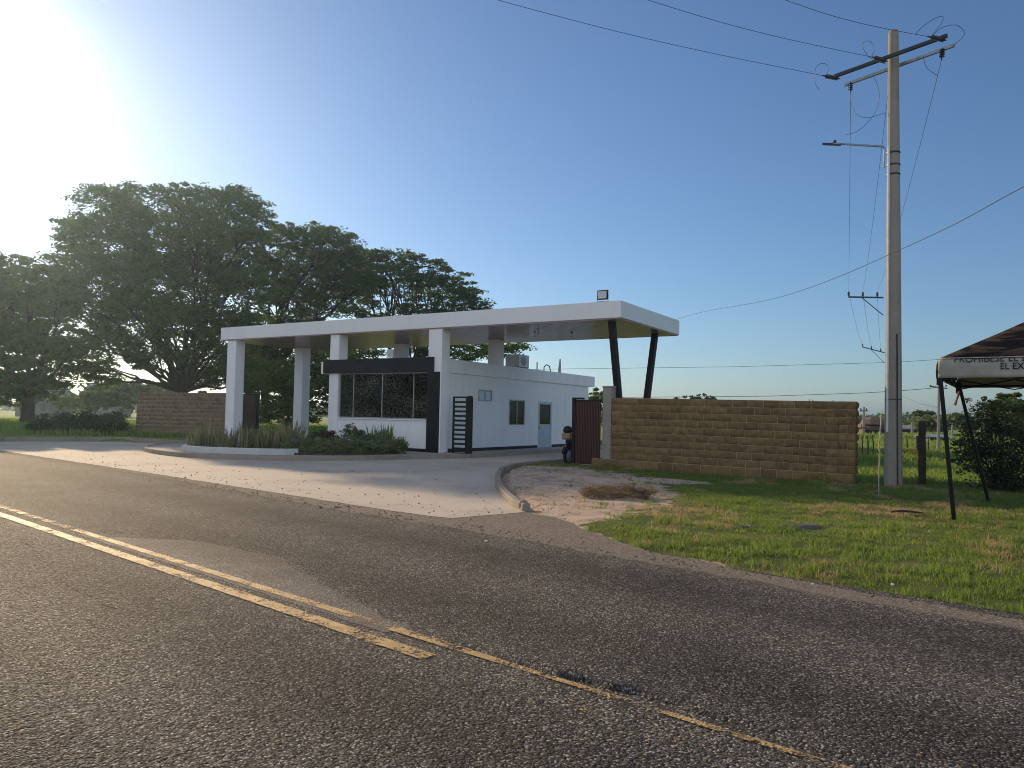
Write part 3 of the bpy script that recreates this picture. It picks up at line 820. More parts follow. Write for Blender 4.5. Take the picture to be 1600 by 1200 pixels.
# hedge of dark shrubs on the left
HG = 'dark shrubs along the left kerb'
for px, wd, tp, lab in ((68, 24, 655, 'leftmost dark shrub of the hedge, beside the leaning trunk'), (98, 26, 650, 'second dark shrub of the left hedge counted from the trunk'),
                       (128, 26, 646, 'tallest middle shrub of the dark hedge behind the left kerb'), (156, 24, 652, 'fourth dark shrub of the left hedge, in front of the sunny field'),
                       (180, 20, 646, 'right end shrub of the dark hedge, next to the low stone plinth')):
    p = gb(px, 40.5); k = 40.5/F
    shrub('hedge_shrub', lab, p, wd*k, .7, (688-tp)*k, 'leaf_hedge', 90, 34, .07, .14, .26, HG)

# ------------------------------------------------------------------ entrance canopy (site frame)
can = thing('entrance_canopy', 'long flat white entrance canopy on square columns with dark slanting struts at its right end', 'canopy', SA, SRZ)
MB().box(-20.35, 0, 0, 5.75, 4.92, 5.49).build('roof_slab', M['fascia'], can, bevel=.012)
sf = MB().box(-20.31, -.04, .04, 5.71, 4.88, 4.925).build('soffit', M['soffit'], can)
mb = MB()
for i in range(1, 24): mb.box(-20.3, -.05, i*.24-.004, i*.24+.004, 4.876, 4.885)
mb.build('panel_joint', M['strut'], sf)
for x0, x1, yb in ((-19.97, -19.37, .1), (-13.3, -12.79, .1), (-8.02, -7.38, .06), (-20.0, -19.4, 4.25), (-13.35, -12.85, 4.25), (-8.05, -7.55, 4.25)):
    MB().box(x0, x1, yb, yb+.52, .15, 4.9).build('column', M['white'], can, bevel=.012)
for a_, b_ in (((-.6, 1.85, .0), (-.6, .62, 4.9)), ((-.6, 3.2, .0), (-.6, 4.68, 4.9))):
    MB().beam(a_, b_, .25, .2, (1, 0, 0)).build('strut', M['strut'], can, bevel=.01)
for x, y in ((-4.6, 2.3), (-3.3, 2.9), (-4.0, 1.5)):
    mb = MB()
    mb.tube([(x, y, 4.88), (x+.02, y, 4.75), (x-.03, y+.02, 4.68)], .012, 6)
    mb.lathe([(.05, 0), (.05, .02)], (x, y, 4.86))
    mb.build('ceiling_wire', M['wire'], can)
# floodlight on the canopy edge
fl = thing('floodlight', 'square floodlight with pale face standing on the right front edge of the canopy roof', 'floodlight', site(-.72, .12, 5.49), SRZ)
MB().box(-.19, .19, -.04, .05, .08, .40).build('housing', M['blackmetal'], fl, bevel=.01)
MB().box(-.155, .155, -.046, -.038, .115, .365).build('lens', M['plastic_w'], fl)
MB().tube([(-.2, .0, .22), (-.2, .0, .02), (.2, 0, .02), (.2, 0, .22)], .012, 6).build('bracket', M['blackmetal'], fl)

# ------------------------------------------------------------------ gatehouse
gh = thing('gatehouse', 'white single-storey gatehouse under the canopy with dark front windows and black trim', 'building', SA, SRZ)
# wall panels round the openings
mb = MB()
X0, X1, Y0, Y1 = -13.36, -7.45, .15, 13.0
ZT = 3.22
mb.box(X0, -12.79, Y0, Y0+.2, .15, ZT)                      # left pier
mb.box(-12.79, -8.02, Y0, Y0+.2, .15, 1.39)                 # below the windows
mb.box(-12.79, -8.02, Y0, Y0+.2, 3.21, ZT)
mb.box(X0, X0+.2, Y0+.2, Y1, .15, ZT)
mb.box(X0+.2, X1, Y1-.2, Y1, .15, ZT)
def side_wall(holes):                                       # right wall, openings (y0,y1,z0,z1)
    ys = sorted({Y0+.4, Y1-.2} | {h[0] for h in holes} | {h[1] for h in holes})
    for a_, b_ in zip(ys[:-1], ys[1:]):
        hs = [h for h in holes if h[0] <= a_ and h[1] >= b_]
        if not hs: mb.box(X1-.2, X1, a_, b_, .15, ZT)
        else:
            h = hs[0]
            if h[2] > .16: mb.box(X1-.2, X1, a_, b_, .15, h[2])
            mb.box(X1-.2, X1, a_, b_, h[3], ZT)
W1, W2, DR = (2.70, 3.72, 2.20, 2.66), (5.10, 6.44, 1.20, 2.32), (7.70, 8.98, .15, 2.30)
side_wall([W1, W2, DR])
mb.box(X0, X1, Y0+.2, Y1, 3.215, 3.225)
mb.build('wall', M['white'], gh)
MB().box(-13.75, -7.375, .31, 13.6, 3.225, 3.77).build('roof_parapet', M['white'], gh, bevel=.012)
MB().box(-13.75, -13.58, .05, .305, 3.228, 3.74).build('parapet_end', M['white'], gh, bevel=.01)
MB().box(-13.57, -7.72, -.02, .3, 3.25, 3.81).build('fascia_board', M['black'], gh, bevel=.01)
MB().box(-8.03, -7.43, .035, .352, .15, 3.24).build('corner_panel', M['black'], gh, bevel=.008)
sk = MB()
sk.box(-7.45, -7.43, .36, 1.6, .15, .29); sk.box(-7.45, -7.43, 1.6, 7.64, .15, .27); sk.box(-7.45, -7.43, 9.04, 13.0, .15, .27); sk.box(-13.36, -8.03, .13, .15, .15, .27)
sk.build('skirting', M['black'], gh)
# front window: four panes
wf = MB()
fy0 = .22
wf.box(-12.79, -8.03, fy0, fy0+.06, 1.39, 1.44); wf.box(-12.79, -8.03, fy0+.03, fy0+.06, 3.185, 3.21)
for xm in (-12.765, -12.01, -10.45, -8.83, -8.055): wf.box(xm-.017, xm+.017, fy0-.01, fy0+.065, 1.44, 3.21)
win = wf.build('window', M['alu'], gh)
xs = [-12.74, -12.035, -10.475, -8.855, -8.08]
for i, (a_, b_) in enumerate(((-12.74, -12.035), (-11.985, -10.475), (-10.425, -8.855), (-8.805, -8.08))):
    MB().box(a_, b_, fy0+.02, fy0+.03, 1.44, 3.20).build('pane', M['glass'], win)
MB().box(-12.79, -8.03, .10, .21, 1.355, 1.385).build('sill', M['white'], win)
# side windows
def side_window(h, frame, pane_mats, t=.045):
    y0, y1, z0, z1 = h; xw = X1-.06
    f_ = MB()
    ym = (y0+y1)/2
    f_.box(xw, xw+.08, y0, y1, z0, z0+t); f_.box(xw, xw+.08, y0, y1, z1-t, z1)
    for yy in (y0+t/2, ym, y1-t/2): f_.box(xw, xw+.08, yy-t/2, yy+t/2, z0+t, z1-t)
    fo = f_.build('window', frame, gh)
    MB().box(xw+.03, xw+.04, y0+t, ym-t/2, z0+t, z1-t).build('pane', pane_mats[0], fo)
    MB().box(xw+.02, xw+.03, ym+t/2, y1-t, z0+t, z1-t).build('pane', pane_mats[1], fo)
side_window(W1, M['alu'], (M['glass_film_sky'], M['glass_film_sky']))
side_window(W2, M['alu'], (M['glass'], M['glass']))
y0, y1, z0, z1 = DR; xw = X1-.05
d_ = MB()
d_.box(xw, xw+.07, y0, y0+.10, z0, z1); d_.box(xw, xw+.07, y1-.10, y1, z0, z1); d_.box(xw, xw+.07, y0+.1, y1-.1, z1-.12, z1)
d_.box(xw, xw+.05, y0+.1, y1-.1, 1.12, 1.24); d_.box(xw, xw+.03, y0+.1, y1-.1, z0, 1.12)
for i in range(9): d_.box(xw+.03, xw+.045, y0+.14, y1-.14, z0+.08+i*.1, z0+.14+i*.1)
dr = d_.build('door', M['doorblue'], gh)
MB().box(xw+.015, xw+.025, y0+.10, y1-.10, 1.24, z1-.12).build('pane', M['glass'], dr)
MB().box(xw+.05, xw+.09, y0+.03, y0+.07, 1.02, 1.16).build('handle', M['blackmetal'], dr)
# things on the gatehouse roof
acu = thing('air_conditioner', 'white air conditioner condenser box standing on the gatehouse roof', 'air conditioner', site(-8.0, 6.5, 3.77), SRZ)
MB().box(-.28, .45, -.45, .45, .06, .62).build('casing', M['plastic_w'], acu, bevel=.02)
mb = MB(); mb.lathe([(.22, 0), (.22, .012), (.19, .015), (.05, .014)], (.45, -.05, .34), (1, 0, 0), 20); mb.build('fan_grille', M['grey_metal'], acu)
mb = MB()
for yy in (-.4, .4): mb.box(-.25, .42, yy-.04, yy+.04, 0, .06)
mb.build('foot', M['darkmetal'], acu)
tk = thing('roof_pipe', 'short white vent pipe with bent black hose behind the air conditioner on the gatehouse roof', 'pipe', site(-7.9, 8.3, 3.77), SRZ)
MB().tube([(0,0,0),(0,0,.42)], .035, 10).build('pipe', M['plastic_w'], tk)
MB().tube([(.1,.5,0),(.1,.5,.22),(.15,.65,.34),(.2,.85,.28),(.2,.95,.1),(.2,.95,0)], .025, 8).build('hose', M['wire'], tk)
rp = thing('roof_spike', 'thin tapering grey post standing alone near the far end of the gatehouse roof', 'post', site(-7.7, 10.2, 3.77), SRZ)
MB().tube([(0,0,0),(0,.02,.4),(.01,.03,.72)], [.08,.06,.03], 8).build('shaft', M['grey_metal'], rp)
MB().box(-.11,.11,-.11,.11,0,.03).build('base_plate', M['grey_metal'], rp)
bx = thing('roof_junction_box', 'small white square box standing on the gatehouse roof behind the black fascia', 'box', site(-10.65, .9, 3.77), SRZ)
MB().box(-.17,.17,-.06,.06,.15,.48).build('casing', M['plastic_w'], bx, bevel=.01)
MB().tube([(0,0,0),(0,0,.16)], .02, 8).build('mast', M['grey_metal'], bx)

# ------------------------------------------------------------------ gates
sg = thing('slatted_gate_panel', 'narrow black gate panel of horizontal slats standing before the white side wall', 'gate', site(-6.1, .3, 0), SRZ)
mb = MB(); mb.box(-.86, -.80, -.03, .03, .1, 2.3); mb.box(-.86, -.2, -.03, .03, 2.24, 2.3); mb.box(-.8, -.2, -.03, .03, .1, .16)
mb.build('frame', M['blackmetal'], sg)
for i in range(11):
    MB().box(-.80, -.2, -.02, .02, .30+i*.175, .375+i*.175).build('slat', M['blackmetal'], sg)
MB().box(-.24, 0, -.06, .09, .08, 2.27).build('post', M['blackmetal'], sg, bevel=.008)
MB().tube([(-.12, -.06, 2.29), (.03, -.06, 2.29), (.03, -.06, 2.18)], .04, 8).build('hinge', M['blackmetal'], sg)
MB().tube([(-.08, .0, -.0), (-.08, 0, .1)], .05, 8).build('foot', M['blackmetal'], sg)

def corrugated(x0, x1, y, z0, z1, pitch=.055, amp=.014):
    n_ = int((x1-x0)/pitch*4); V, Q = [], []
    for i in range(n_+1):
        x_ = x0 + (x1-x0)*i/n_
        off = (-amp if (i % 4) in (1, 2) else amp)
        V += [(x_, y+off, z0), (x_, y+off, z1)]
        if i: Q.append((2*i-2, 2*i, 2*i+1, 2*i-1))
    b_ = MB(); b_.add(V, Q); return b_
M['maroon'] = paint('maroon_sheet', (.075, .026, .020), .5, .12, 2, streak=True)
rg = thing('red_sheet_gate', 'maroon corrugated sheet gate leaf in black frame beside the concrete gate post', 'gate', site(-.05, -1.28, .12), SRZ)
corrugated(-.92, -.02, 0, .0, 2.0).build('sheet', M['maroon'], rg)
mb = MB(); mb.box(-1.02, -.92, -.05, .06, 0, 2.06); mb.box(-.92, -.02, -.02, .05, 2.0, 2.04)
mb.build('frame', M['blackmetal'], rg, bevel=.006)
MB().box(-1.02, -.62, -.06, .05, 2.05, 2.11).build('top_rail', M['blackmetal'], rg, bevel=.006)
lg = thing('red_sheet_gate', 'maroon sheet gate leaf behind the leftmost canopy column, above the planter', 'gate', at(390, 690, 41.5).to_3d()*1.0, SRZ)
lg.location.z = 0.05
corrugated(-.55, .42, 0, .1, 2.45).build('sheet', M['maroon'], lg)
mb = MB(); mb.box(-.6, -.55, -.05, .05, .05, 2.5); mb.box(.42, .50, -.05, .05, .05, 2.5); mb.box(-.55, .42, -.03, .04, 2.45, 2.5)
mb.build('frame', M['blackmetal'], lg)
MB().box(.58, .66, -.05, .05, 0, 2.5).build('post', M['blackmetal'], lg)

gp = thing('gate_post', 'square pale concrete gate post between the maroon gate and the right stone wall', 'post', site(.12, -1.3, .0), SRZ)
MB().box(-.15, .15, .04, .36, 0, 2.55).build('shaft', M['postc'], gp, bevel=.012)
MB().box(-.165, .165, .025, .375, 2.55, 2.6).build('cap', M['postc'], gp, bevel=.01)

# ------------------------------------------------------------------ stone block walls
def stone_mat(name, c0, c1, c2):
    a = NT(name)
    blk = a.attr('var')
    col = a.ramp(blk, [(0, c0), (.5, c1), (1, c2)])
    st = a.ramp(a.noise(7, 6, .7), [(.3, (.62, .60, .56)), (.55, (1, 1, 1)), (.75, (1.15, 1.12, 1.05))])
    col = a.mix(1.0, col, st, 'MULTIPLY')
    mort = a.ramp(a.noise(9, 4), [(.3, (.28, .22, .15)), (.7, (.46, .38, .29))])
    a.set(a.mix(a.attr('mortar'), col, mort), .9, 0, .2)
    a.bump(a.noise(26, 6, .75), .9, .02); return a.m
M['stone'] = stone_mat('ochre_split_block', (.165, .104, .046), (.215, .138, .062), (.265, .175, .083))
M['stone_l'] = stone_mat('brown_split_block', (.18, .125, .08), (.225, .16, .105), (.27, .195, .135))
def block_wall(L, rows, bh, bl, depth, seed, z0=0., half_first=True, hori=1.0, ends=True):
    """split-face block masonry: front at y=0 facing -y, back at y=depth"""
    r_ = random.Random(seed)
    V, Q, A, Mo = [], [], [], []
    g = .014
    def grid(x0, x1, za, zb, var, ax):
        nx, nz_ = 7, 4
        b_ = len(V)
        s1, s2, s3 = r_.uniform(0, 50), r_.uniform(0, 50), r_.uniform(.018, .034)
        for j in range(nz_+1):
            for i in range(nx+1):
                u_, v_ = i/nx, j/nz_
                edge = min(u_, 1-u_)*(x1-x0), min(v_, 1-v_)*(zb-za)
                e = min(edge)
                out_ = 0.0 if e < 1e-6 else s3 +   .034*nz(s1+u_*3, s2+v_*2) + .014*nz(s1+u_*9, s2+v_*7, 3)
                x_ = x0 + g*.5 + (x1-x0-g)*u_; z_ = za + g*.5 + (zb-za-g)*v_
                V.append(ax(x_, -max(out_, 0.0) + .0, z_)); A.append(var + r_.uniform(-.03, .03)); Mo.append(0.0)
        for j in range(nz_):
            for i in range(nx):
                q = b_ + j*(nx+1) + i
                Q.append((q, q+1, q+nx+2, q+nx+1))
    fr_ = lambda x_, y_, z_: (x_, y_, z_)
    bk_ = lambda x_, y_, z_: (L - x_, depth - y_, z_)
    en_ = lambda x_, y_, z_: (L - y_, x_, z_)
    el_ = lambda x_, y_, z_: (y_, depth - x_, z_)
    for rw in range(rows):
        za, zb = z0 + rw*bh, z0 + (rw+1)*bh
        for ax in (fr_, bk_):
            x_ = 0.0
            first = bl*(.5 if rw % 2 else 1.0) * r_.uniform(.96, 1.0)
            while x_ < L-1e-4:
                w_ = first if x_ == 0 else bl*r_.uniform(.93, 1.07)
                if L - (x_+w_) < bl*.3: w_ = L - x_
                grid(x_, min(L, x_+w_), za, zb, min(1, max(0, r_.gauss(.5, .22))), ax)
                x_ += w_
        for ax in (en_, el_):
            grid(0, depth, za, zb, min(1, max(0, r_.gauss(.45, .2))), ax)
    b_ = len(V); y0, y1 = .006, depth-.006; x0, x1 = .006, L-.006; zt = z0 + rows*bh - .004
    V += [(x0,y0,z0),(x1,y0,z0),(x1,y1,z0),(x0,y1,z0),(x0,y0,zt),(x1,y0,zt),(x1,y1,zt),(x0,y1,zt)]
    A += [.5]*8; Mo += [1.0]*8
    Q += [tuple(b_+i for i in f_) for f_ in ((4,5,6,7),(0,1,5,4),(1,2,6,5),(2,3,7,6),(3,0,4,7))]
    return V, Q, {'var': A, 'mortar': Mo}
rw_ = thing('stone_wall', 'long ochre split-block stone wall on the grass to the right of the gate', 'wall', site(.28, -1.3, .0), SRZ)
rw_.rotation_euler = (0, R(.65), SRZ)
V, Q, A_ = block_wall(6.98, 9, .2135, .415, .3, 3, .31)
npmesh('masonry', V, Q, M['stone'], rw_, A_)
V, Q, A_ = block_wall(.42, 9, .2135, .46, .36, 12, .31)
pr_ = npmesh('end_pier', V, Q, M['stone'], rw_, A_); pr_.location = (6.56, -.035, .004)
V, Q, A_ = block_wall(7.55, 1, .33, .44, .46, 5, .0)
pl_ = npmesh('plinth', V, Q, M['stone'], rw_, A_); pl_.location = (-.60, -.12, -.01)
pL, pR = at(213, 650, 41.3), at(352, 650, 38.3)
dv = (pR-pL); Lw = math.hypot(dv.x, dv.y)
lw_ = thing('stone_wall', 'brown split-block stone wall beside the leftmost canopy column, under the big tree', 'wall', (pL.x, pL.y, -.03), math.atan2(dv.y, dv.x))
V, Q, A_ = block_wall(Lw+.4, 10, .215, .42, .3, 8, .38)
npmesh('masonry', V, Q, M['stone_l'], lw_, A_)
V, Q, A_ = block_wall(Lw+1.4, 2, .24, .44, .46, 9, .0)
pl_ = npmesh('plinth', V, Q, M['stone_l'], lw_, A_); pl_.location = (-.95, -.12, 0)
# pink-grey low paving edge before the left wall is part of the kerb

# ------------------------------------------------------------------ planter on the island
PK = [(-11.2,28.9),(-11.75,27.6),(-11.5,26.6),(-10.67,25.9),(-9.42,25.45),(-8.4,25.3),(-7.55,25.34),(-7.2,25.6)]
pk = kerb_mesh('planter_edge', PK, .14, .15, .36, M['kerbwhite'])
tag(pk, 'curved whitewashed concrete kerb edging the planting bed on the island', 'kerb')
bed = [(-11.1,29),(-11.7,27.6),(-11.45,26.7),(-10.6,26.0),(-9.4,25.55),(-7.5,25.4),(-5.6,25.9),(-4.6,26.7),(-4.2,28.4),(-6.5,30.4),(-9,31.5)]
a = NT('soil'); a.world_co(); a.set(a.ramp(a.noise(8, 5), [(.3, (.035, .026, .018)), (.7, (.08, .06, .04))]), .95); a.bump(a.noise(30, 5), .8, .03); M['soil'] = a.m
tag(MB().prism(bed, .13, .22).build('planting_soil', M['soil']), kind='structure')
def spiky(label, loc, n, h, spread, mat='leaf_spike', group='spiky clumps in the planting bed'):
    root = thing('spiky_plant', label, 'plant', loc, random.uniform(0, 6), group)
    V, Q, W = [], [], []
    for i in range(n):
        a0 = random.uniform(0, 2*math.pi); r0 = abs(random.gauss(0, spread))
        b_ = Vector((math.cos(a0)*r0, math.sin(a0)*r0, 0)); hh_ = h*random.uniform(.55, 1.1)
        ln = Vector((math.cos(a0), math.sin(a0), 0))*hh_*random.uniform(.02, .32)
        sd = Vector((random.uniform(-1,1), random.uniform(-1,1), 0)).normalized()*random.uniform(.024, .042)
        mid = b_ + ln*.3 + Vector((0,0,hh_*.5)); tip = b_ + ln + Vector((0,0,hh_))
        k0 = len(V); V += [b_-sd*.6, b_+sd*.6, mid+sd, tip, mid-sd]
        Q += [(k0,k0+1,k0+2),(k0,k0+2,k0+4),(k0+4,k0+2,k0+3)]
        W += [min(1, max(0, random.gauss(.5, .3)))]*2 + [random.uniform(.3, 1)]*3
    npmesh('leaf', V, Q, M[mat], root, {'var': W})
    tb = MB(); tb.lathe([(.05, 0), (.035, .1), (.015, .16)], n=8); tb.build('stem', M['bark'], root)
    return root
ordn = ['first', 'second', 'third', 'fourth', 'fifth', 'sixth', 'seventh', 'eighth', 'ninth', 'tenth', 'eleventh', 'twelfth', 'thirteenth', 'fourteenth', 'fifteenth', 'sixteenth']
row = [(306,693,26.2),(318,694,26.4),(333,695,27.2),(350,695,26.2),(366,696,26.8),(383,695,26.4),(399,697,27.5),(414,697,26.6),(428,697,27.2),(447,694,28.5),(462,693,28.0),(476,693,28.6)]
for i, (px, py, d) in enumerate(row):
    p = at(px, 690, d + 1)
    spiky(f'tall spiky brownish green clump, {ordn[i]} from the left above the white planter kerb', (p.x, p.y, .2), random.choice((30, 40, 52)), .86 + .55*nz(i*3.3) + (.2 if i in (9, 10) else 0), .26)
for i, (px, d) in enumerate(((607, 28.6), (596, 28.4), (580, 28.6), (620, 28.7))):
    p = at(px, 690, d)
    spiky(('upright green blades at the right end of the planting bed, nearest the black corner panel' if i == 3 else
           f'upright green spiky leaves below the gatehouse windows, {("second", "third", "fourth")[i]} from the black panel'), (p.x, p.y, .2), 40, 1.0 - .4*(i == 3), .16, 'leaf_shrub')
SG = 'shrubs in the planting bed'
for i, (px, d, rx, h, mat, fl_, lab) in enumerate((
    (548, 28.2, .55, 1.05, 'leaf_shrub', 'flower', 'tallest leafy shrub in the bed, below the middle of the dark windows'),
    (515, 28.8, .4, .75, 'leaf_red', None, 'dark reddish shrub in the bed at the left corner of the gatehouse'),
    (566, 28.3, .45, .8, 'leaf_shrub', None, 'leafy shrub just right of the tallest shrub in the bed'),
    (432, 29.5, .6, .6, 'leaf_hedge', None, 'dark rounded shrub between the two front-left spiky clumps, before the column'),
    (500, 29.0, .5, .7, 'leaf_hedge', None, 'dark shrub at the foot of the second white column'),
    (462, 26.6, .55, .45, 'leaf_shrub', 'flower', 'low spreading shrub where the white planter kerb ends'),
    (492, 26.3, .6, .55, 'leaf_shrub', None, 'low green shrub, second to the right of the white kerb end'),
    (520, 26.3, .6, .5, 'leaf_shrub', 'flower', 'low purple flowered shrub nearest the kerb, below the tallest shrub'),
    (548, 26.6, .55, .55, 'leaf_shrub', 'flower', 'low shrub with most purple flowers, in the middle of the front row'),
    (575, 27.0, .55, .45, 'leaf_shrub', None, 'low green shrub in the front row right of the flowering one'),
    (602, 27.4, .5, .4, 'leaf_shrub', 'flower', 'low shrub in the front row, second from the right end of the bed'),
    (622, 27.8, .35, .5, 'leaf_shrub', 'flower', 'small purple tipped shrub at the right end of the front row'),
    (402, 28.2, .4, .75, 'leaf_shrub', 'flower', 'purple flowering plant rising behind the spiky clumps by the maroon gate'))):
    p = at(px, 690, d)
    shrub('garden_shrub', lab, (p.x, p.y, .2), rx, rx, h, mat, 70, 30, .045, .085, .13, SG, 'shrub', fl_, 12)

# ------------------------------------------------------------------ utility pole
PB = Vector((9.73, 19.26, -.05))
up_ = thing('utility_pole', 'tall grey concrete utility pole in the grass with a double crossarm on top', 'pole', PB)
PTOP = at(1396, 48, 19.3) - PB
n8 = 8
mb = MB(); mb.tube([(0,0,0), PTOP*.5, PTOP*.995, PTOP], [.215, .172, .122, .105], 12)
mb.build('shaft', M['polec'], up_, smooth=False)
def rel(px, py, d): return at(px, py, d) - PB
A0, A1 = rel(1309, 126, 20.35), rel(1483, 64, 18.15)
fo = Vector((-.10, -.12, .02))
MB().beam(A0+fo*1.6, A1+fo*1.6, .07, .085).build('crossarm', M['darkmetal'], up_)
B0, B1 = rel(1318, 129.5, 20.5), rel(1490, 66.5, 18.35)
MB().beam(B0-fo*.8, B1-fo*.8, .06, .075).build('crossarm', M['grey_metal'], up_)
def insulator(a_, b_, r_=.06, sheds=6):
    a_, b_ = Vector(a_), Vector(b_); L = (b_-a_).length
    prof = [(.018, 0), (.018, L*.12)]
    for i in range(sheds):
        h0 = L*(.15 + .7*i/sheds)
        prof += [(.028, h0), (r_, h0+L*.03), (.028, h0+L*.07)]
    prof += [(.018, L*.88), (.018, L)]
    return MB().lathe(prof, a_, b_-a_, 10)
ins_ends = []
for (pa, pb) in (((1312, 123, 20.2), (1285, 118, 19.9)), ((1386, 96, 19.2), (1362, 89, 18.95)), ((1478, 63, 18.1), (1450, 57, 17.85))):
    insulator(rel(*pa), rel(*pb)).build('insulator', M['insul'], up_); ins_ends.append(at(*pb))
drop_ends = []
for (pa, pb) in (((1329, 128, 20.4), (1329, 145, 20.4)), ((1473, 75, 18.4), (1471, 94, 18.4)), ((1391, 105, 19.7), (1390, 122, 19.8))):
    insulator(rel(*pa), rel(*pb), .065, 4).build('insulator', M['insul'], up_); drop_ends.append(at(*pb))
mb = MB()
for z_ in (8.62, 8.30, 8.05): mb.lathe([(.145, 0), (.168, .01), (.168, .04), (.145, .05)], (PTOP.x*z_/PTOP.z, PTOP.y*z_/PTOP.z, z_), n=14)
for z_ in (2.25,): mb.lathe([(.206, 0), (.206, .022)], (PTOP.x*z_/PTOP.z, PTOP.y*z_/PTOP.z, z_), n=14)
mb.build('band_clamp', M['darkmetal'], up_)
mb = MB()
p0 = rel(1381, 262, 19.1); p1 = rel(1382, 231, 19.1); p2 = rel(1379, 229, 19.1); p3 = rel(1300, 224, 20.2)
mb.tube([p0, p1, p2, p3], .026, 8)
mb.build('bracket_arm', M['grey_metal'], up_)
mb = MB(); q0, q1 = rel(1313, 226, 20.05), rel(1286, 225, 20.4)
mb.beam(q0, q1, .09, .05); mb.tube([rel(1304, 223, 20.15), rel(1304, 219.5, 20.15)], .05, 8)
mb.build('lamp_head', M['darkmetal'], up_)
mb = MB()                                            # conduit with the ground wire down the side
pts = [Vector((PTOP.x*k, PTOP.y*k, PTOP.z*k)) + Vector((-.03, -1, 0)).normalized()*(.215*(1-k*.40)+.010) + Vector((.0,0,0)) for k in (.0, .2, .33)]
mb.tube(pts, .016, 6); mb.build('ground_wire', M['wire'], up_)
mb = MB()
pts = [Vector((PTOP.x*k, PTOP.y*k, PTOP.z*k)) + Vector((-.9, -.43, 0))*(.215*(1-k*.40)+.024) for k in (.12, .3, .5, .7, .74)]
mb.tube(pts, .028, 8); mb.build('conduit', M['plastic_w'], up_)
# jumper loops
def loop(pts, d0, d1, r_=.006):
    n_ = len(pts); P = [rel(x_, y_, d0 + (d1-d0)*i/(n_-1)) for i, (x_, y_) in enumerate(pts)]
    # Catmull-Rom
    o = []
    for i in range(n_-1):
        a_, b_, c_, d_ = P[max(i-1,0)], P[i], P[i+1], P[min(i+2,n_-1)]
        for k in range(6):
            t = k/6
            o.append(.5*((2*b_) + (c_-a_)*t + (2*a_-5*b_+4*c_-d_)*t*t + (3*b_-a_-3*c_+d_)*t**3))
    o.append(P[-1]); MB().tube(o, r_, 5, False).build('jumper_wire', M['wire'], up_)
loop([(1291,117),(1294,110),(1293,102),(1285,99),(1276,104),(1273,115),(1274,130),(1280,140)], 20, 20.2)
loop([(1362,88),(1366,78),(1362,67),(1354,64),(1348,70),(1352,82),(1362,92),(1384,100)], 19, 19.2)
loop([(1430,54),(1440,43),(1455,32),(1468,26),(1474,28),(1470,38),(1460,50),(1456,57)], 17.9, 18)
loop([(1457,56),(1470,44),(1488,39),(1500,42),(1507,52),(1500,62),(1488,72)], 17.9, 18.1)
loop([(1362,115),(1370,130),(1374,150),(1368,175),(1350,197),(1335,207),(1322,210)], 20, 20.3, .006)
loop([(1329,145),(1330,162),(1338,178),(1352,184),(1368,181),(1384,176)], 20.4, 19.3, .006)
loop([(1443,88),(1446,102),(1455,112),(1466,118)], 18.6, 18.5, .006)

WG = 'overhead wires'
def wire(name, label, pts, r_, cat='wire', sag=0.0, group=WG):
    P = [Vector(p) for p in pts]; o = []
    for i in range(len(P)-1):
        for k in range(14):
            t = k/14; p = P[i].lerp(P[i+1], t); p = p + Vector((0, 0, -sag*4*t*(1-t))); o.append(p)
    o.append(P[-1])
    return tag(MB().tube(o, r_, 6, False).build(name, M['wire']), label, cat, group)
def smooth_line(P):
    o = []
    for i in range(len(P)-1):
        a_, b_, c_, d_ = P[max(i-1, 0)], P[i], P[i+1], P[min(i+2, len(P)-1)]
        for k in range(8):
            t = k/8
            o.append(.5*((2*b_) + (c_-a_)*t + (2*a_-5*b_+4*c_-d_)*t*t + (3*b_-a_-3*c_+d_)*t**3))
    # even out small kinks left by reading the points off
    o.append(P[-1])
    for _ in range(12): o = [o[0]] + [(o[i-1]+o[i]*2+o[i+1])*.25 for i in range(1, len(o)-1)] + [o[-1]]
    return o
def ext(a_, px, py, d, k=3.0):
    b_ = at(px, py, d); return b_ + (b_-a_)*k
for i, (px, py, d, lab) in enumerate(((775, 0, 16.4, 'lowest of the three wires leaving the pole top to the upper left'), (1010, 0, 16.3, 'middle wire of the three leaving the pole top to the upper left'), (1225, 0, 16.2, 'shortest uppermost wire leaving the far right tip of the crossarm to the top edge'))):
    a_ = ins_ends[i]; b_ = at(px, py, d)
    mid = [a_, a_.lerp(b_, .5) + Vector((0,0,-.10)), b_, b_ + (b_-a_)*1.2 + Vector((0,0,.55))]
    wire('power_line', lab, smooth_line(mid), .0055)
# next poles of the line, standing behind the first
def side_arm_pole(px, d, arm, label, h_extra=.25, base_r=.2):
    b = gb(px, d); root = thing('distant_pole', label, 'pole', b, 0, 'distant utility poles')
    B = Vector(b); (x0, y0), (x1, y1) = arm
    e0, e1 = at(x0, y0, d) - B, at(x1, y1, d) - B
    top = at(px, (y0+y1)/2 - 4, d) - B
    MB().tube([(0,0,0), top], [base_r, base_r*.6], 8).build('shaft', M['polec'], root)
    MB().beam(e0, e1, .09, .11).build('crossarm', M['darkmetal'], root)
    MB().beam(e0.lerp(e1, .38), e1 + Vector((0,0,-1.3)), .05).build('brace', M['darkmetal'], root)
    P = []
    for k in (.02, .42, .83):
        q = e0.lerp(e1, k)
        MB().lathe([(.05, 0), (.05, .1), (.1, .14), (.05, .2), (.1, .26), (.04, .4)], q, (0,0,1), 8).build('insulator', M['insul'], root)
        P.append(B + q + Vector((0,0,.4)))
    return P
p2 = side_arm_pole(1394, 55, ((1325, 464), (1380, 465)), 'second concrete pole hidden behind the tall pole, its side arm showing at mid height')
p3 = side_arm_pole(1396, 94, ((1347, 542), (1382, 551)), 'third pole far behind the tall pole, its small side arm low on the left')
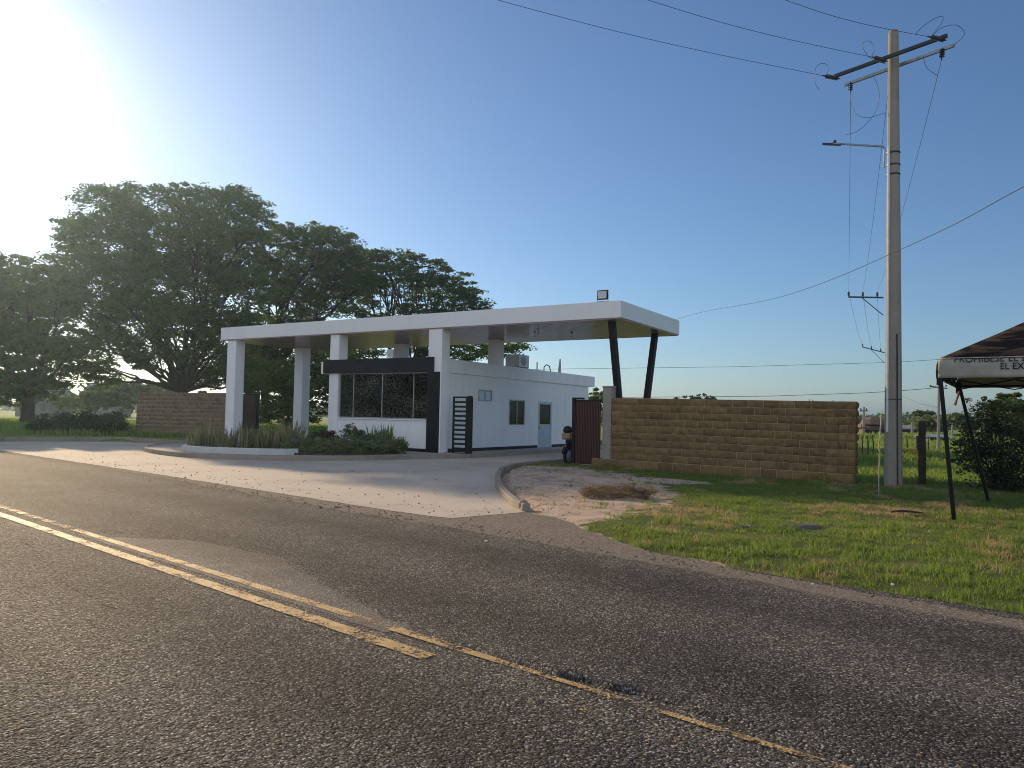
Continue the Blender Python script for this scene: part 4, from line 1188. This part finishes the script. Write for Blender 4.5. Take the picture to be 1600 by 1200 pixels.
for i, (a_, b_) in enumerate(((drop_ends[0], p2[0]), (drop_ends[2], p2[1]), (drop_ends[1], p2[2]))):
    wire('power_line', ('long thin wire hanging straight down left of the tall pole to the side arm', 'thin wire between the left hanging wire and the tall pole', 'thin slanting wire descending right of the tall pole from the crossarm tip')[i], [a_, b_], .006, sag=.5)
for i, (a_, b_) in enumerate(zip(p2, p3)):
    wire('power_line', ('leftmost faint wire running from the second pole arm to the third', 'middle faint wire running from the second pole arm to the third', 'faint wire nearest the tall pole between second and third poles')[i], [a_, b_], .01, sag=.5)
# thick service cable from the upper right to the canopy
pts = [Vector((5.2, -16, 8.2)), Vector((6.6, 2.0, 5.7)), at(1800, 190, 8.5), at(1600, 290, 11), at(1500, 347, 13), at(1400, 393, 15.5), at(1300, 437, 17.8), at(1200, 470, 20.5), at(1100, 486, 25), site(-.2, 5.6, 5.49)]
wire('service_cable', 'thick black service cable curving across the tall pole down to the canopy corner', smooth_line(pts), .006)
wire('power_line', 'upper thin horizontal wire from behind the gatehouse roof to the tent', [at(690, 586, 62), at(840, 577, 60), at(1150, 573, 58), at(1400, 566, 56), at(1462, 562, 55), at(1640, 552, 52)], .014)
wire('power_line', 'lower horizontal wire just above the stone wall, running to the small pole', [at(900, 620, 52), at(960, 621, 50), at(1200, 619, 46), at(1350, 614, 44), at(1400, 611, 43), at(1452, 607, 42.5), at(1464, 605, 42.5)], .016)
wire('power_line', 'slack wire sagging from the small pole by the tent back behind the tall pole', [at(1408, 618, 80), at(1435, 630, 70), at(1466, 637, 44)], .014)
# small low-voltage pole seen between tent leg and wooden post
def cross_pole(px, d, top_y, arms, label, r0=.12):
    b = gb(px, d); root = thing('distant_pole', label, 'pole', b, 0, 'distant utility poles'); B = Vector(b)
    MB().tube([(0,0,0), at(px+1, top_y, d)-B], [r0, r0*.65], 8).build('shaft', M['polec'], root)
    for (x0, y0, x1, y1) in arms:
        MB().beam(at(x0, y0, d)-B, at(x1, y1, d)-B, .06*d/42).build('crossarm', M['darkmetal'], root)
        for xx in (x0+2, x1-2): MB().tube([at(xx, y0+(y1-y0)*.5-1, d)-B, at(xx, y0+(y1-y0)*.5-4, d)-B], .04*d/42, 6).build('insulator', M['insul'], root)
cross_pole(1466, 42.5, 601, ((1452, 603.5, 1480, 607),), 'short pale pole with a small crossarm beside the front tent leg', .10)
cross_pole(1349, 95, 636, ((1343, 642, 1356, 642),), 'tiny far pole with a crossarm beside the distant brown house', .2)
cross_pole(1425, 105, 650, ((1419, 653, 1431, 653),), 'tiny far pole with a crossarm right of the tall pole', .2)
cross_pole(1487, 70, 660, ((1484, 663, 1490, 663),), 'plain far pole between the two tent legs', .12)

# ------------------------------------------------------------------ posts and sticks
wp = thing('wooden_post', 'weathered dark timber fence post standing alone right of the concrete pole', 'post', (10.78, 19.84, -.05))
mb = MB(); pts = [Vector((nz(i*.9)*.015, nz(i*.9, 4)*.015, i*.215)) for i in range(9)]; mb.tube(pts, [.10,.095,.09,.095,.088,.09,.085,.088,.08], 9); mb.build('shaft', M['wood'], wp)
MB().box(-.10, -.05, -.06, .05, .95, 1.35).build('splinter', M['wood'], wp)
ws = thing('white_stick', 'thin pale crooked stick stuck in the grass left of the concrete pole', 'stick', (7.76, 15.97, 0))
mb = MB(); mb.tube([(0,0,0),(.0,0,.4),(.02,0,.8),(.015,0,1.2),(.05,0,1.6),(.045,0,1.75),(.09,0,1.88)], [.012,.012,.016,.013,.014,.01,.006], 7); mb.build('stem', M['stickm'], ws, smooth=True)
mb = MB(); mb.tube([(.02,0,.72),(.07,0,.8)], .009, 5); mb.tube([(.02,0,.95),(-.03,.02,1.02)], .008, 5); mb.build('knot', M['bark'], ws)
FG = 'thin stakes of the far field fence'
fence_x = [(1347,33,690),(1356,33.5,700),(1364,34,692),(1383,34,695),(1417,38,690),(1432,38,694),(1450,40,688),(1500,40,690)]
for i, (px, d, ty) in enumerate(fence_x):
    b = gb(px, d)
    st_ = thing('fence_stake', ('thin dark stake in the field next to the stone wall end', 'second thin dark stake right of the stone wall end', 'third thin dark stake right of the stone wall end', 'thin dark stake just left of the tall concrete pole', 'thin dark stake just right of the tall concrete pole', 'thin stake just left of the timber post', 'thin stake right of the timber post', 'thin stake behind the leaning tent legs')[i], 'stake', b, 0, FG)
    MB().tube([(0,0,0),(.02,0,.55),(.0,.02,1.05)], [.03,.028,.022], 6).build('shaft', M['wood'], st_)
    mb = MB(); mb.tube([(0,-.03,.8),(.04,-.035,.82)], .008, 5); mb.build('tie', M['wire'], st_)

# ------------------------------------------------------------------ tent
TE1, TE2 = Vector((.824, -.567, 0)), Vector((.567, .824, 0))
TRZ = math.atan2(TE1.y, TE1.x)
TO = Vector((7.11, 12.54, 0))
tw, td = 3.9, 3.9
tn_ = thing('canopy_tent', 'dark brown patterned pop-up tent with white lettered valance at the right edge', 'tent', TO, TRZ)
a = NT('printed_tent_cloth')
mp = a.n('Mapping'); mp.inputs['Rotation'].default_value = (0, 0, R(28)); mp.inputs['Scale'].default_value = (.55, 2.1, 1); a.link(a.co, mp.inputs[0])
f_ = a.noise(2.6, 4, .55, co=mp.outputs[0], dist=.8)
col = a.ramp(f_, [(.42, (.006, .006, .008)), (.47, (.03, .018, .013)), (.51, (.088, .056, .040)), (.62, (.10, .066, .048)), (.68, (.02, .014, .012))])
a.set(col, .75, 0, .2)
tl = a.n('BsdfTranslucent'); a.link(a.mix(.6, col, (.17, .13, .06, 1)), tl.inputs[0]); mx = a.n('MixShader'); mx.inputs[0].default_value = .4
a.link(a.p.outputs[0], mx.inputs[1]); a.link(tl.outputs[0], mx.inputs[2]); a.link(mx.outputs[0], a.o.inputs[0])
a.bump(a.noise(5, 3), .25, .04); M['tentroof'] = a.m
a = NT('white_tent_cloth'); col = a.ramp(a.noise(3, 4), [(.3, (.34, .33, .29)), (.7, (.47, .46, .41))]); a.set(col, .8, 0, .2)
tl = a.n('BsdfTranslucent'); tl.inputs[0].default_value = (.45, .41, .3, 1); mx = a.n('MixShader'); mx.inputs[0].default_value = .2
a.link(a.p.outputs[0], mx.inputs[1]); a.link(tl.outputs[0], mx.inputs[2]); a.link(mx.outputs[0], a.o.inputs[0]); M['valance'] = a.m
zt, apex = 2.70, 3.86
# roof: curved pyramid, 4 gores
V, Q = [], []
N = 18
for j in range(N+1):
    for i in range(N+1):
        u_, v_ = i/N, j/N
        e = 1 - max(abs(2*u_-1), abs(2*v_-1))           # 0 at the edge, 1 at the peak
        z_ = zt - .03 + (apex-zt)*(e**.93) - .05*math.sin(math.pi*min(1, e*1.2))*(.6)
        if e == 0: z_ = zt - .02
        V.append((u_*(tw+.06)-.03, v_*(td+.06)-.03, z_))
for j in range(N):
    for i in range(N): Q.append((j*(N+1)+i, j*(N+1)+i+1, (j+1)*(N+1)+i+1, (j+1)*(N+1)+i))
ro = npmesh('roof_cloth', V, Q, M['tentroof'], tn_, smooth=True)
so = ro.modifiers.new('solid', 'SOLIDIFY'); so.thickness = .006
def valance(p, q, nrm, z0=2.365, z1=2.70):
    p, q, nrm = Vector(p), Vector(q), Vector(nrm); V, Q = [], []
    n_ = 40; mz = 6
    for i in range(n_+1):
        for j in range(mz+1):
            b_ = p.lerp(q, i/n_); k = j/mz
            off = .03 + .012*nz(i*.35, j*.3, p.x) - (.035*max(0, k-.7)/.3)
            V.append(b_ + nrm*off + Vector((0, 0, z0 + (z1-z0)*k + .008*nz(i*.4, 7.)*(1-k))))
    for i in range(n_):
        for j in range(mz): Q.append((i*(mz+1)+j, (i+1)*(mz+1)+j, (i+1)*(mz+1)+j+1, i*(mz+1)+j+1))
    o = npmesh('valance', V, Q, M['valance'], tn_, smooth=True)
    s_ = o.modifiers.new('solid', 'SOLIDIFY'); s_.thickness = .004; return o
vf = valance((-.02,-.02,0), (tw+.02,-.02,0), (0,-1,0))
vl = valance((-.02,td+.02,0), (-.02,-.02,0), (-1,0,0))
vb = valance((tw+.02,td+.02,0), (-.02,td+.02,0), (0,1,0))
vr = valance((tw+.02,-.02,0), (tw+.02,td+.02,0), (1,0,0))
a = NT('black_print'); a.set((.012, .012, .014), .8); M['print'] = a.m
def lettering(text, x0, x1, zb, capz, parent, clip=None):
    cu = bpy.data.curves.new('lettering', 'FONT'); cu.body = text; cu.size = 1.0; cu.extrude = .0
    to = bpy.data.objects.new('lettering', cu); C.objects.link(to)
    bpy.context.view_layer.update()
    me = bpy.data.meshes.new_from_object(to.evaluated_get(bpy.context.evaluated_depsgraph_get()))
    bpy.data.objects.remove(to); bpy.data.curves.remove(cu)
    me.name = 'lettering'
    xs = [v_.co.x for v_ in me.vertices]; ys = [v_.co.y for v_ in me.vertices]
    sx = (x1-x0)/(max(xs)-min(xs)); sy = capz/(max(ys)-min(ys)); mx0, my0 = min(xs), min(ys)
    bm = bmesh.new(); bm.from_mesh(me)
    for v_ in bm.verts:
        X_, Z_ = x0 + (v_.co.x-mx0)*sx, zb + (v_.co.y-my0)*sy
        k = (Z_-2.365)/(2.70-2.365)
        v_.co = Vector((X_, -.02 - .03 - .016 + .035*max(0, k-.7)/.3, Z_))
    bmesh.ops.solidify(bm, geom=bm.faces[:], thickness=.002)
    if clip:
        bmesh.ops.bisect_plane(bm, geom=bm.verts[:]+bm.edges[:]+bm.faces[:], plane_co=(0,0,clip), plane_no=(0,0,1), clear_outer=True)
    bm.to_mesh(me); bm.free()
    me.materials.clear(); me.materials.append(M['print'])
    o = bpy.data.objects.new('lettering', me); C.objects.link(o); o.parent = parent; return o
lettering('PROHIBESE EL E', .217, 1.20, 2.618, .115, vf, 2.683)
lettering('EL EX', .854, 1.165, 2.495, .10, vf)
fr = MB()
zf = 2.40
for p, q in (((0,0,zf),(tw,0,zf)), ((0,td,zf),(tw,td,zf)), ((0,0,zf),(0,td,zf)), ((tw,0,zf),(tw,td,zf))): fr.beam(p, q, .035, .035)
for p in ((0,0),(tw,0),(0,td),(tw,td)): fr.beam((p[0],p[1],zf+.22), (tw/2,td/2,apex-.12), .03)
for i in range(4):                                       # scissor trusses
    for (ax, fixed) in (('x', 0.0), ('x', td), ('y', 0.0), ('y', tw)):
        a0, a1 = i*tw/4, (i+1)*tw/4
        for z0_, z1_ in ((2.33, 2.53), (2.53, 2.33)):
            if ax == 'x': fr.beam((a0, fixed+.03, z0_), (a1, fixed+.03, z1_), .022)
            else: fr.beam((fixed+.03, a0, z0_), (fixed+.03, a1, z1_), .022)
fr.build('frame', M['blackmetal'], tn_)
def tl_(p): 
    q = Vector(p) - TO; return Vector((q.dot(TE1), q.dot(TE2), q.z))
for (bp, tp) in (((7.34,12.54,.0),(7.11,12.54,2.5)), ((9.93,15.74,.0),(9.33,15.77,2.5)), (TO+TE1*tw*1.03, TO+TE1*tw+Vector((0,0,2.5))), (TO+TE1*tw*1.03+TE2*td, TO+TE1*tw+TE2*td+Vector((0,0,2.5)))):
    b_, t_ = tl_(bp), tl_(tp)
    lg_ = MB().beam(b_, t_, .062, .062, (1,0,0)).build('leg', M['blackmetal'], tn_, bevel=.004)
    MB().box(b_.x-.06, b_.x+.06, b_.y-.06, b_.y+.06, 0, .012).build('foot', M['blackmetal'], lg_)
    MB().beam(t_+Vector((0,0,-.25)), t_+Vector((0,0,.0)), .085, .085, (1,0,0)).build('slider', M['blackmetal'], lg_)
# pinkish strap hanging at the rear left corner
MB().tube([tl_(at(1499, 612, 15.6)), tl_(at(1495, 624, 15.6)), tl_(at(1492, 633, 15.6))], [.03,.02,.03], 6).build('strap', paint('pink_strap', (.32,.13,.09), .8), tn_)

# bush behind the tent
bush = thing('bush', 'big dark bushy shrub with arching twigs behind the tent legs', 'bush', (11.9, 18.4, 0))
lob = [(1520,690,26,30),(1550,660,30,26),(1580,680,34,40),(1545,715,34,30),(1585,725,34,32),(1510,720,14,12),(1620,690,40,45),(1570,640,24,12),(1535,640,16,12),(1500,700,10,8),(1560,750,30,16),(1600,755,30,14),(1620,745,34,24)]
LP, LR = [], []; tb = MB()
for (px, py, rx, ry) in lob:
    c = at(px, py, 18.4 + random.uniform(-.5,.7)) - bush.location; k = 18.4/F
    n_ = int(26*rx*ry/500)
    q = rng.normal(0, .55, (n_, 3)); LP.append(np.array(c)+q*np.array([rx*k, rx*k, ry*k])); LR.append(np.full(n_, .16)*rng.uniform(.6, 1.4, n_))
    for j in range(4):
        t_ = Vector(LP[-1][rng.integers(n_)]); tb.tube(curve((random.uniform(-.15,.15), random.uniform(-.15,.15), 0), t_, .6, 7, .06), [.022*(1-i*.13) for i in range(7)], 5, False)
for px, py in ((1513,625),(1537,623),(1550,627),(1492,690),(1497,705),(1491,720),(1500,738),(1565,621),(1530,632)):
    c = at(px, py, 18.2) - bush.location; b0 = at(1565, 720, 18.4) - bush.location
    pts = curve(b0, c, .5, 9, .05); tb.tube(pts, [.012*(1-i*.09) for i in range(9)], 5, False)
    for p in pts[4:]: LP.append(np.array([p])); LR.append(np.array([.09]))
V, Q, W = leaf_quads(np.concatenate(LP), np.concatenate(LR), 24, .04, .085, .8)
npmesh('foliage', V, Q, M['leaf_hedge'], bush, {'var': W}); tb.build('stem', M['bark'], bush)
yb = gb(1426, 31)
shrub('flowering_weed', 'low weed with yellow orange flowers between the concrete pole and timber post', yb, .35, .35, .7, 'leaf_bright', 24, 14, .03, .08, .12, None, 'plant', 'yflower', 16)
# young trees peeping above the wall
for px, ty, d, lab in ((1082, 617, 34, 'slender young tree tip peeping above the middle of the stone wall'), (1104, 616, 34.5, 'second slender young tree tip peeping above the stone wall, just right of the first'), (1062, 620, 33, 'lowest leafy tip just showing over the stone wall, left of the young trees')):
    b = gb(px, d); top = at(px, ty, d)
    r_ = thing('young_tree', lab, 'tree', b, 0, 'young trees behind the stone wall')
    h = top.z - b[2]
    MB().tube([(0,0,0),(.03,0,h*.5),(0,0,h)], [.04,.03,.015], 6).build('trunk', M['bark'], r_)
    pc = np.array([(random.uniform(-.4,.4), random.uniform(-.3,.3), h - random.uniform(0,.35)) for _ in range(14)])
    V, Q, W = leaf_quads(pc, np.full(14, .14), 14, .06, .14, .4); npmesh('crown', V, Q, M['leaf_far'], r_, {'var': W})

# ------------------------------------------------------------------ small things on the ground
md = shrub('dry_brush_heap', 'low heap of dried brush and straw on the sand near the kerb', (2.1, 14.6, zg(2.1,14.6)), .78, .42, .2, 'brush', 110, 20, .013, .13, .12, None, 'brush heap', None, 0, .6, 14)
a = NT('stone_slab'); a.world_co(); a.set(a.ramp(a.noise(14, 6, .7), [(.3, (.06, .055, .05)), (.7, (.17, .155, .14))]), .9); a.bump(a.noise(25, 6, .75), 1., .03); M['slab'] = a.m
sp = gnd(1245, 828)
V, Q = [], []
N = 14
for j in range(N+1):
    for i in range(N*2+1):
        u_, v_ = i/(N*2)*2-1, j/N*2-1
        e = max(0, 1-(u_*u_+v_*v_))
        V.append((u_*.42, v_*.16, -.02 + .075*e**.35 + .02*nz(i*.6, j*.6)*(e > 0)))
for j in range(N):
    for i in range(N*2): Q.append((j*(N*2+1)+i, j*(N*2+1)+i+1, (j+1)*(N*2+1)+i+1, (j+1)*(N*2+1)+i))
sl_ = npmesh('stone_slab', V, Q, M['slab'], smooth=False); sl_.location = (sp.x, sp.y, zg(sp.x, sp.y)); tag(sl_, 'flat rough grey stone slab lying in the grass', 'stone')
def sheet(name, label, cat, px, py, s, mat, lift=.03):
    p = gnd(px, py); V, Q = [], []
    for j in range(5):
        for i in range(6):
            V.append((i*.2*s - .5*s + nz(i,j)*.1*s, j*.2*s-.4*s, lift + .05*nz(i*.9, j*.9, px) + .03))
    for j in range(4):
        for i in range(5): Q.append((j*6+i, j*6+i+1, (j+1)*6+i+1, (j+1)*6+i))
    o = npmesh(name, V, Q, mat); o.location = (p.x, p.y, max(zg(p.x, p.y), 0)); o.rotation_euler = (R(20), 0, random.uniform(0, 3))
    m_ = o.modifiers.new('solid', 'SOLIDIFY'); m_.thickness = .004; return tag(o, label, cat)
sheet('plastic_bag', 'crumpled clear white plastic bag lying in the grass left of the stone slab', 'litter', 1165, 831, .15, M['valance'], .0)
for (px, py, s, z_, lab) in ((760, 851, .022, .03, 'small white pebble on the far lane near the sandy road edge'), (1270, 917, .018, .02, 'white pebble on the gravel at the grass edge'),
                         (1395, 920, .02, .03, 'pale pebble in the grass at the road edge below the tent'), (341, 877, .014, .01, 'tiny white stone on the smooth road patch beside the yellow lines')):
    p = gnd(px, py); mb = MB()
    mb.lathe([(s*.3, 0), (s*.8, s*.2), (s, s*.55), (s*.75, s*.95), (s*.2, s*1.15)], n=9)
    mb.v = [(x_+nz(x_*60, y_*60, z2*60)*s*.4, y_*.7+nz(x_*50, 3)*s*.3, z2) for x_, y_, z2 in mb.v]
    tag(mb.build('pebble', M['plastic_w'], loc=(p.x, p.y, z_), smooth=True), lab, 'pebble', 'pebbles on road and verge')
kb = gnd(806, 797)
tag(MB().lathe([(.03, 0), (.075, .03), (.085, .09), (.06, .15), (.02, .17)], n=10).build('kerb_stone', M['kerb'], loc=(kb.x+.12, kb.y-.05, .02), smooth=True), 'rounded broken stone lying at the near end of the curved kerb', 'stone')
tw_ = gnd(1415, 808)
tag(MB().tube([(-.25,0,.05),(-.05,.02,.07),(.2,0,.05),(.3,-.03,.04)], [.018,.02,.017,.01], 7).build('fallen_branch', M['bark'], loc=(tw_.x, tw_.y, zg(tw_.x, tw_.y))), 'short dark fallen branch in the dry grass below the timber post', 'branch')

# ------------------------------------------------------------------ motorcycle behind the right gate leaf
mc = thing('motorcycle', 'dark motorcycle seen from behind, mostly hidden by the maroon gate leaf', 'motorcycle', site(-1.47, -.75, .012), SRZ + R(88))
# local: x forward along the machine, rear wheel near the origin
wh = MB()
def torus(mb_, c, R0, r0, n=24, m_=10):
    V, Q = [], []
    for i in range(n):
        a0 = 2*math.pi*i/n
        for j in range(m_):
            b0 = 2*math.pi*j/m_
            V.append((c[0]+(R0+r0*math.cos(b0))*math.cos(a0), c[1]+r0*1.1*math.sin(b0), c[2]+(R0+r0*math.cos(b0))*math.sin(a0)))
    for i in range(n):
        for j in range(m_): Q.append((i*m_+j, ((i+1)%n)*m_+j, ((i+1)%n)*m_+(j+1)%m_, i*m_+(j+1)%m_))
    mb_.add(V, Q)
for cx in (0, 1.28):
    t_ = MB(); torus(t_, (cx, 0, .30), .245, .055); ty = t_.build('tyre', M['rubber'], mc, smooth=True)
    r_ = MB(); r_.lathe([(.05, -.06), (.2, -.02), (.2, .02), (.05, .06)], (cx, 0, .3), (0,1,0), 16); r_.build('rim', M['grey_metal'], ty)
MB().tube([(-.1,0,.78),(.25,0,.74),(.55,0,.74),(.62,0,.76)], [.07,.13,.12,.06], 10).build('seat', M['rubber'], mc, smooth=True)
MB().tube([(.6,0,.76),(.75,0,.84),(.98,0,.8),(1.05,0,.7)], [.08,.14,.13,.06], 12).build('fuel_tank', M['blackmetal'], mc, smooth=True)
MB().lathe([(.10,-.1),(.15,-.06),(.16,.06),(.1,.12)], (.62, 0, .38), (0,1,0), 12).build('engine', M['darkmetal'], mc)
mb = MB(); mb.beam((0,.1,.3),(.5,.1,.4),.04); mb.beam((0,-.1,.3),(.5,-.1,.4),.04); mb.beam((.55,0,.35),(1.05,0,.85),.05); mb.beam((1.05,.08,.9),(1.28,.08,.3),.035); mb.beam((1.05,-.08,.9),(1.28,-.08,.3),.035); mb.beam((.02,.11,.3),(-.02,.11,.7),.03); mb.beam((.02,-.11,.3),(-.02,-.11,.7),.03)
mb.build('frame', M['blackmetal'], mc)
MB().tube([(.9,.36,1.05),(1.0,.2,1.06),(1.05,0,1.0),(1.0,-.2,1.06),(.9,-.36,1.05)], .016, 8).build('handlebar', M['blackmetal'], mc)
MB().lathe([(.06,0),(.11,.03),(.11,.1),(.05,.14)], (1.12,0,.92), (1,0,0), 14).build('headlight', M['plastic_w'], mc)
MB().tube([(-.31,0,.40),(-.28,0,.5),(-.16,0,.6),(0,0,.64),(.15,0,.62)], .08, 8).build('mudguard', M['blackmetal'], mc, smooth=True)
MB().box(-.28, -.23, -.06, .06, .60, .67).build('tail_light', M['red'], mc, bevel=.01)
cs = thing('luggage_box', 'tan bag with dark round top strapped on the motorcycle seat beside the gate', 'bag', site(-1.47, -.80, .86), SRZ + R(88))
MB().box(-.18, .12, -.16, .16, 0, .22).build('bag_body', M['tan'], cs, bevel=.05)
MB().lathe([(.06,.0),(.14,.04),(.155,.12),(.12,.21),(.05,.25)], (-.03,0,.2), n=14).build('bag_top', M['rubber'], cs, smooth=True)

# ------------------------------------------------------------------ distant buildings
def far_house(name, label, px, d, wdt, dep, hgt, rh, wall, roof, dome=False, cat='house'):
    b = gb(px, d); root = thing(name, label, cat, b, 0, None)
    MB().box(-wdt/2, wdt/2, 0, dep, 0, hgt).build('wall', wall, root)
    mb = MB(); e = .35
    if dome:
        mb.add([(-wdt/2-e,-e,hgt),(wdt/2+e,-e,hgt),(wdt/2+e,dep+e,hgt),(-wdt/2-e,dep+e,hgt),(-wdt/2+.3,dep*.3,hgt+rh*.35),(wdt/2-.3,dep*.3,hgt+rh*.35),(wdt/2-.3,dep*.7,hgt+rh*.35),(-wdt/2+.3,dep*.7,hgt+rh*.35)],
               [(0,1,5,4),(1,2,6,5),(2,3,7,6),(3,0,4,7),(4,5,6,7)])
        mb.lathe([(1.5, rh*.3+hgt), (1.2, hgt+rh*.75), (.5, hgt+rh), (.08, hgt+rh*1.05)], (wdt*.12, dep*.3, 0), (0,0,1), 10)
    else:
        mb.add([(-wdt/2-e,-e,hgt),(wdt/2+e,-e,hgt),(wdt/2+e,dep+e,hgt),(-wdt/2-e,dep+e,hgt),(-wdt/2-e,dep/2,hgt+rh),(wdt/2+e,dep/2,hgt+rh)], [(0,1,5,4),(2,3,4,5),(0,4,3),(1,2,5)])
    mb.build('roof', roof, root)
    for xx in (-wdt*.3, 0, wdt*.3): MB().box(xx-.4, xx+.4, -.03, .02, hgt*.35, hgt*.75).build('window', M['glass'], root)
brick = paint('brown_brick', (.20, .12, .085), .9, .2, 1); tile = paint('brown_roof', (.17, .10, .07), .85, .2, 1); grey = paint('grey_render', (.17, .165, .16), .9, .12, 1)
blue = paint('pale_blue_render', (.22, .27, .33), .8, .1, 1); straw = paint('zinc_roof', (.34, .30, .29), .6, .15, 1)
far_house('far_house', 'distant brown house with a domed roof seen left of the concrete pole', 1366, 95, 2.9, 4, 1.1, 1.35, brick, tile, True)
far_house('far_house', 'low grey distant house right of the concrete pole', 1421, 110, 2.2, 3, .9, .5, grey, straw)
far_house('far_shed', 'pale blue low shed seen beside the small pole left of the tent leg', 1469, 65, 1.6, 2, .55, .2, blue, blue, False, 'shed')
far_house('far_house', 'pale gabled house far off under the big tree, above the hedge', 150, 120, 5, 6, 3.4, 2.2, paint('pale_render', (.24,.22,.2), .9), straw)
far_house('far_house', 'hazy gabled roof far off right of the left edge tree trunk', 50, 110, 5, 6, 2.6, 2.4, grey, straw)

# ------------------------------------------------------------------ the hazy air
hm = bpy.data.materials.new('hazy_air'); hm.use_nodes = True
ht = hm.node_tree; ht.nodes.clear()
ho = ht.nodes.new('ShaderNodeOutputMaterial'); hv = ht.nodes.new('ShaderNodeVolumePrincipled')
hv.inputs['Color'].default_value = (.54, .76, .94, 1)
hv.inputs['Density'].default_value = .0005
hv.inputs['Anisotropy'].default_value = .72
ht.links.new(hv.outputs[0], ho.inputs['Volume'])
tag(MB().box(-1300, 1300, -200, 2700, -1.2, 30).build('haze', hm), kind='stuff')
for o in S.objects:
    if 'label' in o and not 4 <= len(o['label'].split()) <= 16: print('LABELLEN', o.name, len(o['label'].split()), o['label'])
